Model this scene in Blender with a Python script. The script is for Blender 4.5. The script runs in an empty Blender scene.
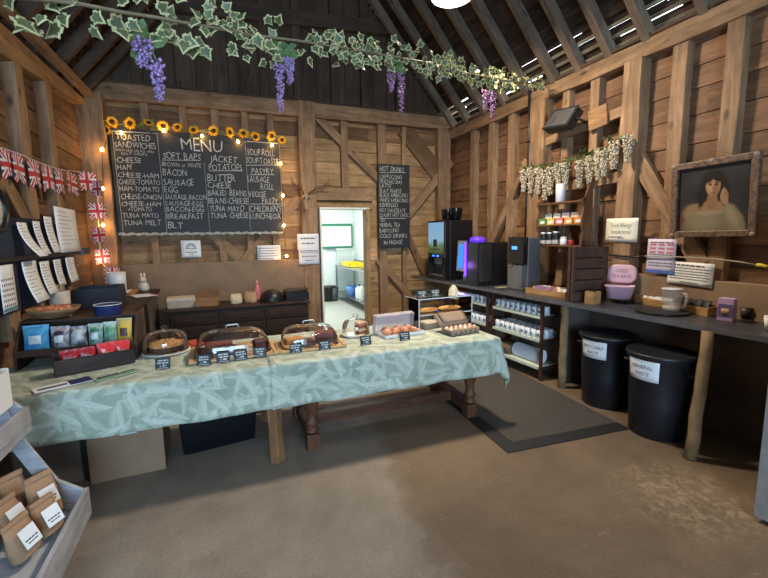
import bpy, bmesh, math, random
from mathutils import Vector, Matrix, noise
random.seed(7)
S = bpy.context.scene
COL = S.collection
R_ = math.radians
# ------------------------------------------------------------------ camera, sky, lights, exposure
CAM_H = 1.65
F_PX = 411.6
def cam_axes(yaw, pitch, roll):
    f = Vector((math.sin(yaw)*math.cos(pitch), math.cos(yaw)*math.cos(pitch), -math.sin(pitch)))
    r = Vector((math.cos(yaw), -math.sin(yaw), 0)); u = r.cross(f)
    c, s = math.cos(roll), math.sin(roll)
    return c*r+s*u, -s*r+c*u, f
AX, AY, AZ = cam_axes(R_(21.467), R_(7.43), R_(-.818))
CAMP = Vector((0, 0, CAM_H))
cd = bpy.data.cameras.new('camera'); cd.sensor_width = 36; cd.lens = F_PX/768*36; cd.clip_start = .02
co = bpy.data.objects.new('camera', cd); COL.objects.link(co)
m3 = Matrix((AX, AY, -AZ)).transposed()
co.matrix_world = Matrix.Translation(CAMP) @ m3.to_4x4()
S.camera = co
# where a sight line meets a wall (x or y) or a level (z): used to read real positions off the survey
def _ray(u, v): return AX*((u-384)/F_PX) - AY*((v-289)/F_PX) + AZ
def PX(u, v, x): d = _ray(u, v); return CAMP + d*(x/d.x)
def PY(u, v, y): d = _ray(u, v); return CAMP + d*(y/d.y)
def PZ(u, v, z): d = _ray(u, v); return CAMP + d*((z-CAM_H)/d.z)

W = bpy.data.worlds.new('sky'); S.world = W; W.use_nodes = True
bg = W.node_tree.nodes['Background']; bg.inputs[0].default_value = (.72, .86, .95, 1); bg.inputs[1].default_value = 3.
def area(name, loc, target, sx, sy, power, col):
    l = bpy.data.lights.new(name, 'AREA'); l.shape = 'RECTANGLE'; l.size = sx; l.size_y = sy; l.energy = power; l.color = col
    o = bpy.data.objects.new(name, l); COL.objects.link(o); o.location = loc
    o.rotation_euler = (Vector(target)-Vector(loc)).to_track_quat('-Z', 'Y').to_euler(); return o
def point(name, loc, power, col, r=.1):
    l = bpy.data.lights.new(name, 'POINT'); l.energy = power; l.color = col; l.shadow_soft_size = r
    o = bpy.data.objects.new(name, l); COL.objects.link(o); o.location = loc; return o
area('barn_door_daylight', (-.3, -3.4, 1.5), (-.2, 3, .9), 2.4, 2.4, 205, (.38, .67, 1))
PENDANT = tuple(PZ(452, -1.7, 3.86))
pl_ = area('pendant_light', (PENDANT[0], PENDANT[1], PENDANT[2]+.006), (PENDANT[0], PENDANT[1], 0), .37, .37, 100, (1, .85, .66)); pl_.data.shape = 'DISK'
area('rear_fill_light', (1.4, -.6, 3.9), (1.4, -.6, 0), .35, .35, 24, (1, .86, .70))  # fill light added behind the viewer; no lamp is seen there
area('kitchen_ceiling_light', (2.25, 8.8, 2.65), (2.25, 8.8, 0), 1.2, 1.4, 46, (1, .985, .96))
S.view_settings.view_transform = 'Standard'; S.view_settings.look = 'None'
S.view_settings.exposure = .75; S.view_settings.gamma = 1; S.view_settings.use_curve_mapping = False

# ------------------------------------------------------------------ materials
def lin(c):
    out = []
    for x in c[:3]:
        x /= 255
        out.append(x/12.92 if x <= .04045 else ((x+.055)/1.055)**2.4)
    return tuple(out)+(1,)
class NT:
    def __init__(s, name):
        s.m = bpy.data.materials.new(name); s.m.use_nodes = True; s.t = s.m.node_tree
        s.b = s.t.nodes['Principled BSDF']
    def n(s, typ, ins=None, **kw):
        nd = s.t.nodes.new(typ)
        for k, v in kw.items(): setattr(nd, k, v)
        for k, v in (ins or {}).items(): s.put(nd.inputs[k], v)
        return nd
    def put(s, sock, v):
        if isinstance(v, bpy.types.NodeSocket): s.t.links.new(v, sock)
        elif isinstance(v, bpy.types.Node): s.t.links.new(v.outputs[0], sock)
        else: sock.default_value = v
    def bs(s, **kw):
        for k, v in kw.items(): s.put(s.b.inputs[k.replace('_', ' ')], v)
    def math(s, op, a, b=0., c=None):
        nd = s.n('ShaderNodeMath', operation=op); s.put(nd.inputs[0], a); s.put(nd.inputs[1], b)
        if c is not None: s.put(nd.inputs[2], c)
        return nd.outputs[0]
    def mix(s, f, a, b, bt='MIX'):
        nd = s.n('ShaderNodeMix', data_type='RGBA', blend_type=bt)
        s.put(nd.inputs[0], f); s.put(nd.inputs[6], a); s.put(nd.inputs[7], b); return nd.outputs[2]
    def ramp(s, f, stops):
        nd = s.n('ShaderNodeValToRGB'); s.put(nd.inputs[0], f); e = nd.color_ramp.elements
        while len(e) < len(stops): e.new(.5)
        for q, (p, c) in zip(e, stops): q.position = p; q.color = c
        return nd.outputs[0]
    def coords(s, scale=(1, 1, 1), kind='Object', rnd=0.):
        tc = s.n('ShaderNodeTexCoord').outputs[kind]
        if rnd:
            oi = s.n('ShaderNodeObjectInfo').outputs['Random']
            off = s.math('MULTIPLY', oi, rnd)
            cx = s.n('ShaderNodeCombineXYZ', {0: off, 1: off, 2: off})
            tc = s.n('ShaderNodeVectorMath', {0: tc, 1: cx.outputs[0]}, operation='ADD').outputs[0]
        return s.n('ShaderNodeMapping', {'Vector': tc, 'Scale': scale}).outputs[0]
    def noise(s, vec, scale=5., detail=4., rough=.55, dist=0., out=0):
        return s.n('ShaderNodeTexNoise', {'Vector': vec, 'Scale': scale, 'Detail': detail, 'Roughness': rough, 'Distortion': dist}).outputs[out]
    def bump(s, h, strength=.3, dist=.01):
        s.put(s.b.inputs['Normal'], s.n('ShaderNodeBump', {'Height': h, 'Strength': strength, 'Distance': dist}).outputs[0])
MATS = {}
def memo(fn):
    def g(name, *a, **k):
        if name not in MATS: MATS[name] = fn(name, *a, **k)
        return MATS[name]
    return g
@memo
def plain(name, c, rough=.5, metal=0., var=.12, scale=14., bump=.0, spec=.5, coat=0.):
    t = NT(name); n = t.noise(t.coords(), scale, 3)
    a = lin(c); lo = tuple(x*(1-var) for x in a[:3])+(1,); hi = tuple(min(1, x*(1+var)) for x in a[:3])+(1,)
    t.bs(Base_Color=t.ramp(n, [(.3, lo), (.7, hi)]), Roughness=rough, Metallic=metal)
    t.b.inputs['Specular IOR Level'].default_value = spec
    if coat: t.b.inputs['Coat Weight'].default_value = coat
    if bump: t.bump(n, bump)
    return t.m
@memo
def wood(name, c1, c2, axis='X', rough=.7, scale=1., island=.0, rnd=7., bump=.35, knots=True):
    t = NT(name)
    sc = {'X': (.9, 9, 9), 'Y': (9, .9, 9), 'Z': (9, 9, .9)}[axis]
    v = t.coords(tuple(x*scale for x in sc), rnd=rnd)
    isl = t.n('ShaderNodeNewGeometry').outputs['Random Per Island']
    if island:
        off = t.math('MULTIPLY', isl, 31.); cx = t.n('ShaderNodeCombineXYZ', {0: off, 1: off, 2: off})
        v = t.n('ShaderNodeVectorMath', {0: v, 1: cx.outputs[0]}, operation='ADD').outputs[0]
    n = t.noise(v, 1.6, 6, .6, .8)
    col = t.ramp(n, [(.28, lin(c1)), (.72, lin(c2))])
    fine = t.noise(v, 9., 3, .6)
    col = t.mix(.35, col, t.ramp(fine, [(.3, (.35, .33, .3, 1)), (.65, (1, 1, 1, 1))]), 'MULTIPLY')
    if knots:
        vo = t.n('ShaderNodeTexVoronoi', {'Vector': t.coords(tuple((2.2 if x < 2 else 4.5)*scale for x in sc), rnd=rnd), 'Scale': 1.}).outputs[0]
        col = t.mix(t.ramp(vo, [(.05, (.75, .75, .75, 1)), (.14, (0, 0, 0, 1))]), col, lin(tuple(x*.45 for x in c1)))
    blot = t.noise(t.coords((1, 1, 1), rnd=rnd), 3.2, 5, .65)
    col = t.mix(.8, col, t.ramp(blot, [(.3, (.58, .55, .52, 1)), (.62, (1, 1, 1, 1))]), 'MULTIPLY')
    if island:
        br = t.math('MULTIPLY_ADD', isl, island*2, 1-island)
        col = t.mix(1., col, t.n('ShaderNodeCombineColor', {0: br, 1: br, 2: br}).outputs[0], 'MULTIPLY')
    t.bs(Base_Color=col, Roughness=rough); t.b.inputs['Specular IOR Level'].default_value = .3
    if bump: t.bump(fine, bump, .006)
    return t.m
@memo
def glass(name, c=(1, 1, 1, 1), rough=.03, alpha=.22):
    t = NT(name)
    gl = t.n('ShaderNodeBsdfGlossy', {'Color': (1, 1, 1, 1), 'Roughness': rough}); tr = t.n('ShaderNodeBsdfTransparent', {'Color': c})
    fr = t.n('ShaderNodeFresnel', {'IOR': 1.45}); f = t.math('ADD', fr.outputs[0], alpha*.35)
    ms = t.n('ShaderNodeMixShader', {0: f, 1: tr.outputs[0], 2: gl.outputs[0]})
    t.put(t.t.nodes['Material Output'].inputs[0], ms.outputs[0]); return t.m
@memo
def frosted(name, c, alpha=.5, rough=.3):
    t = NT(name); t.bs(Base_Color=lin(c), Roughness=rough, Alpha=alpha); return t.m
@memo
def emit(name, c, st):
    t = NT(name); t.bs(Base_Color=lin(c), Emission_Color=lin(c), Emission_Strength=st); return t.m

# ------------------------------------------------------------------ mesh builder
def axis_mat(p, q, up=(0, 0, 1)):
    p, q = Vector(p), Vector(q); x = (q-p).normalized(); up = Vector(up)
    if abs(x.dot(up)) > .98: up = Vector((0, 1, 0))
    y = up.cross(x).normalized(); z = x.cross(y)
    return Matrix.Translation(p) @ Matrix((x, y, z)).transposed().to_4x4()
def rot(rx=0, ry=0, rz=0):
    return Matrix.Rotation(R_(rz), 4, 'Z') @ Matrix.Rotation(R_(ry), 4, 'Y') @ Matrix.Rotation(R_(rx), 4, 'X')
def tr(x, y=None, z=None): return Matrix.Translation(Vector(x) if y is None else Vector((x, y, z)))
class MB:
    def __init__(s): s.v = []; s.f = []; s.mi = []; s.sm = []
    def add(s, vs, fs, mi=0, smooth=False, M=None):
        o = len(s.v)
        s.v += [(M @ Vector(v)) if M else Vector(v) for v in vs]
        for f in fs: s.f.append([i+o for i in f]); s.mi.append(mi); s.sm.append(smooth)
        return s
    def bb(s, a, b, mi=0, M=None):
        x0, y0, z0 = a; x1, y1, z1 = b
        vs = [(x0, y0, z0), (x1, y0, z0), (x1, y1, z0), (x0, y1, z0), (x0, y0, z1), (x1, y0, z1), (x1, y1, z1), (x0, y1, z1)]
        return s.add(vs, [(3, 2, 1, 0), (4, 5, 6, 7), (0, 1, 5, 4), (1, 2, 6, 5), (2, 3, 7, 6), (3, 0, 4, 7)], mi, False, M)
    def box(s, c, d, mi=0, M=None):
        return s.bb([c[i]-d[i]/2 for i in range(3)], [c[i]+d[i]/2 for i in range(3)], mi, M)
    def bar(s, p, q, w, h, mi=0, up=(0, 0, 1)):
        L = (Vector(q)-Vector(p)).length
        return s.bb((0, -w/2, -h/2), (L, w/2, h/2), mi, axis_mat(p, q, up))
    def lathe(s, pr, n=24, mi=0, M=None, smooth=True, cap=True, sx=1., sy=1.):
        vs = []; fs = []
        for r, z in pr:
            for k in range(n):
                a = 2*math.pi*k/n; vs.append((r*math.cos(a)*sx, r*math.sin(a)*sy, z))
        for i in range(len(pr)-1):
            for k in range(n):
                k2 = (k+1) % n; fs.append((i*n+k, i*n+k2, (i+1)*n+k2, (i+1)*n+k))
        if cap:
            if pr[0][0] > 1e-5: fs.append(tuple(range(n))[::-1])
            if pr[-1][0] > 1e-5: fs.append(tuple((len(pr)-1)*n+k for k in range(n)))
        return s.add(vs, fs, mi, smooth, M)
    def cyl(s, p, q, r, r2=None, n=12, mi=0, smooth=True):
        p, q = Vector(p), Vector(q); r2 = r if r2 is None else r2
        M = axis_mat(p, q) @ Matrix.Rotation(math.pi/2, 4, 'Y')
        return s.lathe([(r, 0), (r2, (q-p).length)], n, mi, M, smooth)
    def tube(s, pts, r, n=8, mi=0, rs=None):
        pts = [Vector(p) for p in pts]; vs = []; fs = []
        prev = None
        for i, p in enumerate(pts):
            d = (pts[min(i+1, len(pts)-1)]-pts[max(i-1, 0)]).normalized()
            if prev is None:
                u = Vector((0, 0, 1)) if abs(d.z) < .9 else Vector((1, 0, 0))
            else: u = prev
            a = (u - d*u.dot(d)).normalized(); b = d.cross(a); prev = a
            rr = rs[i] if rs else r
            for k in range(n):
                t = 2*math.pi*k/n; vs.append(p+(a*math.cos(t)+b*math.sin(t))*rr)
        for i in range(len(pts)-1):
            for k in range(n):
                k2 = (k+1) % n; fs.append((i*n+k, i*n+k2, (i+1)*n+k2, (i+1)*n+k))
        fs.append(tuple(range(n))[::-1]); fs.append(tuple((len(pts)-1)*n+k for k in range(n)))
        return s.add(vs, fs, mi, True)
    def sph(s, c, r, n=12, mi=0, M=None, sz=1.):
        pr = [(max(1e-6, r*math.sin(math.pi*i/(n//2))), -r*sz*math.cos(math.pi*i/(n//2))) for i in range(n//2+1)]
        return s.lathe(pr, n, mi, (M or Matrix()) @ tr(c), True, False)
    def prism(s, poly, z0, z1, mi=0, M=None, smooth=False):
        n = len(poly)
        vs = [(x, y, z0) for x, y in poly]+[(x, y, z1) for x, y in poly]
        fs = [tuple(range(n))[::-1], tuple(range(n, 2*n))]+[(i, (i+1) % n, n+(i+1) % n, n+i) for i in range(n)]
        return s.add(vs, fs, mi, smooth, M)
    def grid(s, fn, nu, nv, mi=0, smooth=True):
        vs = [fn(i/nu, j/nv) for j in range(nv+1) for i in range(nu+1)]
        fs = [(j*(nu+1)+i, j*(nu+1)+i+1, (j+1)*(nu+1)+i+1, (j+1)*(nu+1)+i) for j in range(nv) for i in range(nu)]
        return s.add(vs, fs, mi, smooth)
    def build(s, name, mats, parent=None, loc=None, bevel=0., seg=2, M=None, solid=0., sub=0):
        me = bpy.data.meshes.new(name); me.from_pydata([tuple(v) for v in s.v], [], s.f)
        if not isinstance(mats, (list, tuple)): mats = [mats]
        for m in mats: me.materials.append(m)
        me.polygons.foreach_set('material_index', s.mi); me.polygons.foreach_set('use_smooth', s.sm)
        me.validate(); me.update()
        o = bpy.data.objects.new(name, me); COL.objects.link(o)
        if parent: o.parent = parent
        if M is not None: o.matrix_local = M
        if loc is not None: o.location = loc
        if sub: md = o.modifiers.new('s', 'SUBSURF'); md.levels = md.render_levels = sub
        if solid: md = o.modifiers.new('t', 'SOLIDIFY'); md.thickness = solid; md.offset = 0
        if bevel: md = o.modifiers.new('b', 'BEVEL'); md.width = bevel; md.segments = seg; md.limit_method = 'ANGLE'; md.angle_limit = R_(40)
        return o
def tag(o, label, cat, group=None, kind=None):
    o['label'] = label; o['category'] = cat
    if group: o['group'] = group
    if kind: o['kind'] = kind
    return o
def T(name, label, cat, loc=(0, 0, 0), rz=0, group=None, M=None):
    o = bpy.data.objects.new(name, None); COL.objects.link(o); o.empty_display_size = .05
    if M is not None: o.matrix_world = M
    else: o.location = loc; o.rotation_euler = (0, 0, R_(rz))
    return tag(o, label, cat, group)
def dup(root, loc=None, rz=None, label=None, M=None):
    r = root.copy(); COL.objects.link(r)
    if M is not None: r.matrix_world = M
    if loc is not None: r.location = loc
    if rz is not None: r.rotation_euler = (0, 0, R_(rz))
    if label: r['label'] = label
    for ch in list(root.children):
        c = ch.copy(); COL.objects.link(c); c.parent = r
        for g in list(ch.children):
            d = g.copy(); COL.objects.link(d); d.parent = c
    return r
def struct(o): o['kind'] = 'structure'; return o
_tc = {}
def text_mesh(body, thin=0.):
    if (body, thin) in _tc: return _tc[(body, thin)]
    c = bpy.data.curves.new('t', 'FONT'); c.body = body; c.resolution_u = 2; c.offset = thin; c.fill_mode = 'FRONT'
    o = bpy.data.objects.new('t', c); COL.objects.link(o)
    dg = bpy.context.evaluated_depsgraph_get(); me = bpy.data.meshes.new_from_object(o.evaluated_get(dg))
    vs = [v.co.copy() for v in me.vertices]; fs = [tuple(p.vertices) for p in me.polygons]
    bpy.data.objects.remove(o); bpy.data.curves.remove(c); bpy.data.meshes.remove(me)
    x0 = min(v.x for v in vs); x1 = max(v.x for v in vs)
    vs = [Vector((v.x-x0, v.y, 0)) for v in vs]
    _tc[(body, thin)] = (vs, fs, x1-x0); return _tc[(body, thin)]
# letters laid on a plane: M maps (x right, y up, z out)
def write(mb, body, x, y, h, M, w=None, mi=0, thin=0., center=False, skew=0.):
    vs, fs, wd = text_mesh(body, thin); sy = h/.70; sx = (w/wd) if w else sy
    ww = wd*sx; ox = x-ww/2 if center else x
    mb.add([(ox+v.x*sx+skew*v.y*sy, y+v.y*sy, 0) for v in vs], fs, mi, False, M)
def wall_M(origin, face):
    # local x = reading direction, y = up, z = out of the wall
    x = {'back': (1, 0, 0), 'right': (0, -1, 0), 'left': (0, 1, 0)}[face]; z = {'back': (0, -1, 0), 'right': (-1, 0, 0), 'left': (1, 0, 0)}[face]
    return tr(origin) @ Matrix((x, (0, 0, 1), z)).transposed().to_4x4()
# ------------------------------------------------------------------ the setting
D, XR, XL, YF = 6.6, 3.87, -1.48, -3.6
M_post = wood('aged_post_oak', (120, 93, 69), (178, 143, 109), 'X', rnd=9)
M_board = wood('brown_weatherboard', (104, 77, 55), (154, 117, 85), 'X', island=.3)
M_boardY = wood('red_brown_weatherboard', (98, 71, 52), (146, 108, 79), 'Y', island=.3)
M_tan = wood('tan_weatherboard', (140, 108, 72), (200, 163, 116), 'X', island=.22)
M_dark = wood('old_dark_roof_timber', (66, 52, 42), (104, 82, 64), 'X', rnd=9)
M_gable = wood('dark_gable_board', (72, 56, 45), (110, 86, 68), 'Z', island=.25)
M_tile = wood('roof_tile_underside', (56, 44, 38), (92, 72, 58), 'Y', island=.4, knots=False)
M_bat = wood('eave_lit_batten', (120, 112, 92), (180, 172, 146), 'Y', island=.3, knots=False)  # pale tone stands in for daylight leaking through the eave slits
M_dado = plain('hardboard_dado', (132, 108, 84), .75, var=.14, scale=5, bump=.05)
M_white = plain('white_kitchen_wall', (232, 242, 238), .4, var=.02)

def concrete():
    t = NT('worn_concrete'); v = t.coords()
    big = t.noise(v, .9, 5, .6, .4); mid = t.noise(v, 6, 6, .65); fine = t.noise(v, 60, 4, .7)
    c = t.ramp(big, [(.3, lin((116, 106, 96))), (.55, lin((142, 131, 119))), (.75, lin((156, 145, 132)))])
    c = t.mix(.55, c, t.ramp(mid, [(.3, (.62, .6, .57, 1)), (.62, (1, 1, 1, 1))]), 'MULTIPLY')
    c = t.mix(.6, c, t.ramp(fine, [(.3, (.62, .6, .58, 1)), (.6, (1, 1, 1, 1))]), 'MULTIPLY')
    # the counter side is tinted browner, with a ragged darker line at its edge
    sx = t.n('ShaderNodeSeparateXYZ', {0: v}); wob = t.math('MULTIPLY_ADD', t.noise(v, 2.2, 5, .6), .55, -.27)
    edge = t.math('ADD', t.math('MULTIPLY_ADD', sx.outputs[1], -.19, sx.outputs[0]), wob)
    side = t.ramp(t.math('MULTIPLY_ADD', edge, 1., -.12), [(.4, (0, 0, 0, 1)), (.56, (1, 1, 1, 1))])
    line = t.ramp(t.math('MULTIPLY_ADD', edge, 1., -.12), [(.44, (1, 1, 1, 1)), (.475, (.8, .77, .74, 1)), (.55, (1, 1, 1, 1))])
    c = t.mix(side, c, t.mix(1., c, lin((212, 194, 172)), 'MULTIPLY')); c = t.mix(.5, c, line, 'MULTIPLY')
    # chalky scuffs
    sc = t.noise(t.coords((1.2, 5, 1)), 2.5, 8, .75)
    c = t.mix(t.ramp(sc, [(.6, (0, 0, 0, 1)), (.8, (.45, .45, .45, 1))]), c, lin((176, 160, 140)))
    # scraped patch by the second pole
    dx = t.math('MULTIPLY_ADD', sx.outputs[0], 1., -2.62); dy = t.math('MULTIPLY_ADD', sx.outputs[1], 1., -1.55)
    rr = t.math('ADD', t.math('MULTIPLY', dx, dx), t.math('MULTIPLY', dy, dy))
    pm = t.math('MULTIPLY', t.ramp(rr, [(.0, (1, 1, 1, 1)), (.22, (0, 0, 0, 1))]), t.ramp(t.noise(v, 14, 6, .8, 1.), [(.48, (0, 0, 0, 1)), (.6, (1, 1, 1, 1))]))
    c = t.mix(t.math('MULTIPLY', pm, .45), c, lin((186, 160, 126)))
    t.bs(Base_Color=c, Roughness=t.ramp(mid, [(.3, (.55, .55, .55, 1)), (.7, (.8, .8, .8, 1))])); t.b.inputs['Specular IOR Level'].default_value = .3
    t.bump(t.math('ADD', mid, t.math('MULTIPLY', fine, .5)), .35, .01); return t.m
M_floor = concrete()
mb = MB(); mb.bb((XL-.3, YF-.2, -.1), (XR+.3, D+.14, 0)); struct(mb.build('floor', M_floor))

def boards(mb, x0, x1, z0, z1, M, mi=0, seed=1, hgt=(.17, .24), holes=(), mpick=None):
    """horizontal lapped boards on a wall: local x along, y up, z out"""
    rg = random.Random(seed); z = z0
    while z < z1-.02:
        h = min(rg.uniform(*hgt), z1-z); spans = [(x0, x1)]
        for (a, b, c, d) in holes:
            if z < d-.01 and z+h > c+.01:
                ns = []
                for (p, q) in spans:
                    if a > p: ns.append((p, min(a, q)))
                    if b < q: ns.append((max(b, p), q))
                spans = [t for t in ns if t[1]-t[0] > .03]
        for (p, q) in spans:
            cut = [p]
            while q-cut[-1] > 2.6: cut.append(cut[-1]+rg.uniform(1.5, 2.4))
            cut.append(q)
            for a, b in zip(cut, cut[1:]):
                k = rg.uniform(.004, .014); j = rg.uniform(-.004, .004)
                vs = [(a, z, -.02), (b, z, -.02), (b, z+h-.005, -.02), (a, z+h-.005, -.02), (a, z, k), (b, z, k+j), (b, z+h-.005, .001), (a, z+h-.005, .001)]
                m = mi if mpick is None else mpick((a+b)/2, z, rg)
                mb.add(vs, [(3, 2, 1, 0), (4, 5, 6, 7), (0, 1, 5, 4), (1, 2, 6, 5), (2, 3, 7, 6), (3, 0, 4, 7)], m, False, M)
        z += h
DX0, DX1, DZ = 1.49, 2.33, 2.10
# back wall: boards stand 10 cm behind the posts' faces
mb = MB(); Mb = wall_M((0, D+.10, 0), 'back')
boards(mb, XL-.1, XR+.1, 0, 3.6, Mb, 0, 3, holes=((DX0, DX1, 0, DZ),), mpick=lambda x, z, r: 0 if r.random() < .72 else 1)
x = XL-.1
while x < XR+.1:                                                   # dark upright boards of the gable above the tie beam
    w = random.uniform(.2, .3); zt = 3.55+1.192*(min(x-XL, XR-x)+.3)+.15
    mb.bb((x, 3.6, -.03), (x+w-.006, max(3.75, zt+.3), random.uniform(-.012, .004)), 2, Mb); x += w
mb.bb((XL-.25, 0, -.14), (DX0, 6.9, -.03), 1, Mb); mb.bb((DX1, 0, -.14), (XR+.25, 6.9, -.03), 1, Mb); mb.bb((DX0, DZ, -.14), (DX1, 6.9, -.03), 1, Mb)
struct(mb.build('wall_back', [M_tan, M_board, M_gable]))
mb = MB(); Mr = wall_M((XR+.10, 0, 0), 'right')
boards(mb, -D-.1, -YF, 0, 3.42, Mr, 0, 5, hgt=(.18, .25), mpick=lambda x, z, r: 1 if (-x > 4.4 and z < 2.2) else 0)
mb.bb((-D-.3, 0, -.1), (-YF, 3.42, -.03), 0, Mr)
M_tanY = wood('tan_weatherboard_side', (116, 82, 54), (166, 126, 86), 'Y', island=.25)
struct(mb.build('wall_right', [M_boardY, M_tanY]))
mb = MB(); Ml = wall_M((XL-.10, 0, 0), 'left')
boards(mb, YF, D+.1, 0, 3.42, Ml, 0, 8, hgt=(.18, .25))
mb.bb((YF, 0, -.1), (D+.3, 3.5, -.03), 0, Ml)
struct(mb.build('wall_left', [M_boardY]))
# wall behind the viewer with the open barn doorway
mb = MB(); Mf = wall_M((0, YF, 0), 'back')
for a, b in (((XL-.2, 0, 0), (-1.45, 3.5, .1)), ((1.1, 0, 0), (XR+.2, 3.5, .1)), ((XL-.2, 2.8, 0), (XR+.2, 6.9, .1))): mb.bb(a, b, 0, Mf)
struct(mb.build('wall_front', M_board))

# roof slopes at 50 degrees, tile courses over battens, open slits by the eaves
SL = math.tan(R_(50)); ZE = 3.46
def slope(name, x_eave, sgn, open_eave, seed):
    rg = random.Random(seed); mb = MB(); ridge = (XR+XL)/2; run = abs(ridge-x_eave)
    Ls = run/math.cos(R_(50)); dirv = Vector((sgn*math.cos(R_(50)), 0, math.sin(R_(50)))); nrm = Vector((-sgn*math.sin(R_(50)), 0, math.cos(R_(50))))
    base = Vector((x_eave-sgn*.12, 0, ZE-.14)); s = 0.; k = 0
    while s < Ls+.15:
        h = .105
        gap = (rg.uniform(.04, .075) if s < .45 else (rg.uniform(.0, .016) if s < 1. else 0)) if open_eave else 0
        ys = YF
        while ys < D+.1:
            ye = min(D+.1, ys+rg.uniform(.5, 1.3)); j = rg.uniform(0, .006)
            g2 = gap*rg.uniform(.3, 1.2) if rg.random() < .8 else 0
            p = base+dirv*s+nrm*(.115+j); q = base+dirv*(s+h-g2)+nrm*(.135+j)
            off = nrm*.012
            vs = [Vector((p.x, ys, p.z)), Vector((p.x, ye, p.z)), Vector((q.x, ye, q.z)), Vector((q.x, ys, q.z))]
            mb.add(vs+[v+off for v in vs], [(0, 1, 2, 3), (7, 6, 5, 4), (0, 4, 5, 1), (2, 6, 7, 3), (1, 5, 6, 2), (0, 3, 7, 4)], 0)
            ys = ye
        if s > .02:                                                   # batten
            p = base+dirv*(s+.0)+nrm*.10; mb.bar((p.x, YF, p.z), (p.x, D+.1, p.z), .03, .022, 1 if (open_eave and s < .5) else 2, up=nrm)
        s += h; k += 1
    return struct(mb.build(name, [M_tile, M_bat, M_tile]))
slope('ceiling_right', XR, -1, True, 2); slope('ceiling_left', XL, 1, False, 4)
TR = [0]
def hewn(p, q, w, d, mat=M_post, up=(0, 0, 1), taper=1., rough=.006, bev=.008, seg=None):
    """one squared timber from p to q: w across 'side', d along 'up'; its own object, grain along its length"""
    TR[0] += 1; L = (Vector(q)-Vector(p)).length; n = seg or max(2, int(L/.3)); mb = MB(); vs = []; fs = []
    rg = random.Random(TR[0]*13)
    for i in range(n+1):
        t = i/n; k = 1+(taper-1)*t
        for sy, sz in ((-1, -1), (1, -1), (1, 1), (-1, 1)):
            vs.append((L*t, sy*w*k/2+rg.uniform(-rough, rough), sz*d*k/2+rg.uniform(-rough, rough)))
    for i in range(n):
        for k in range(4):
            k2 = (k+1) % 4; fs.append((i*4+k, i*4+k2, i*4+4+k2, i*4+4+k))
    fs += [(3, 2, 1, 0), tuple(n*4+k for k in range(4))]
    mb.add(vs, fs, 0)
    o = mb.build('trim_%d' % TR[0], mat, M=axis_mat(p, q, up), bevel=bev, seg=2)
    return struct(o)
def bz(p, dy=0.): return Vector((p.x, p.y+dy, p.z))
# --- back wall timbers (faces at y = D)
def bpost(x, z0, z1, w, dep=.12, face=D, mat=M_post): hewn((x, face+dep/2, z0), (x, face+dep/2, z1), w, dep, mat, up=(0, 1, 0))
def bbrace(a, b, w, dep=.08, face=D+.015, mat=M_post):
    p, q = PY(*a, face), PY(*b, face); p.y += dep/2; q.y += dep/2
    hewn(p, q, dep, w, mat)                                            # w is seen from the room
hewn((XL-.1, D+.07, 3.575), (XR+.05, D+.07, 3.575), .22, .21)          # tie beam
hewn((XL-.1, D+.0, 3.70), (XR+.05, D+.0, 3.70), .05, .035, M_dark)     # dark lath on top of it
bpost(1.34, 0, 3.70, .25, .16, D-.05)                                  # main post by the door
hewn((XL+.02, D-.02, 0), (XL-.02, D-.02, 3.5), .40, .34, M_post, up=(0, 1, 0), rough=.015)   # corner post
bpost(3.76, 0, 3.5, .24, .18, D-.05)
for u in (155, 192, 223, 251, 276): bpost(PY(u, 245, D).x, 1.25, 3.48, .10, .09, D+.012)
bpost(PY(382, 140, D).x, 0, 3.48, .145, .11, D-.0); bpost(PY(404.5, 145, D).x, 0, 3.48, .075, .08, D+.015)
bpost(PY(345, 150, D).x, 2.38, 3.48, .115, .09, D+.01)
hewn((1.44, D+.03, 2.32), (2.42, D+.03, 2.32), .13, .2)                 # lintel
hewn((1.44, D+.06, 2.145), (2.42, D+.06, 2.145), .05, .12, M_tan)        # board under lintel
bbrace((300, 197), (238, 268), .15); bbrace((170, 196), (246, 264), .15); bbrace((311, 110), (379, 179), .13)
bbrace((452, 161), (408, 216), .14, face=D-.0); bbrace((404, 128), (441, 177), .3, face=D+.04, mat=M_board)
bbrace((405, 228), (426, 276), .12, face=D+.03, mat=M_board); bbrace((379, 260), (417, 304), .13)
# door casing
hewn((2.30, D+.02, 0), (2.30, D+.02, DZ), .06, .2, M_tan, up=(0, 1, 0), rough=.001)
hewn((1.505, D+.02, 0), (1.505, D+.02, DZ), .03, .2, plain('white_painted_trim', (222, 226, 218), .5), up=(0, 1, 0), rough=.001)
hewn((1.49, D+.02, 2.09), (2.33, D+.02, 2.09), .2, .03, plain('white_painted_trim', (222, 226, 218), .5), rough=.001)
# hardboard dado along the back wall and under the counters
mb = MB(); mb.bb((XL-.05, D-.03, 0), (1.22, D+.05, 1.30)); struct(mb.build('baseboard_back', M_dado, bevel=.006))
mb = MB(); mb.bb((XR-.02, YF+.1, 0), (XR+.06, 3.1, 1.23)); struct(mb.build('baseboard_right', M_dado, bevel=.006))
# --- gable studs and rail (dark)
for u in (60, 100, 135, 168, 200, 232, 264, 297, 335, 365, 400): 
    x = PY(u, 60, D).x; hewn((x, D+.06, 3.7), (x, D+.06, 3.5+SL*(min(x-XL, XR-x)+.05)), .13, .08, M_dark, up=(0, 1, 0))
hewn((-.55, D+.03, 4.78), (2.95, D+.03, 4.98), .1, .2, M_dark)
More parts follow.
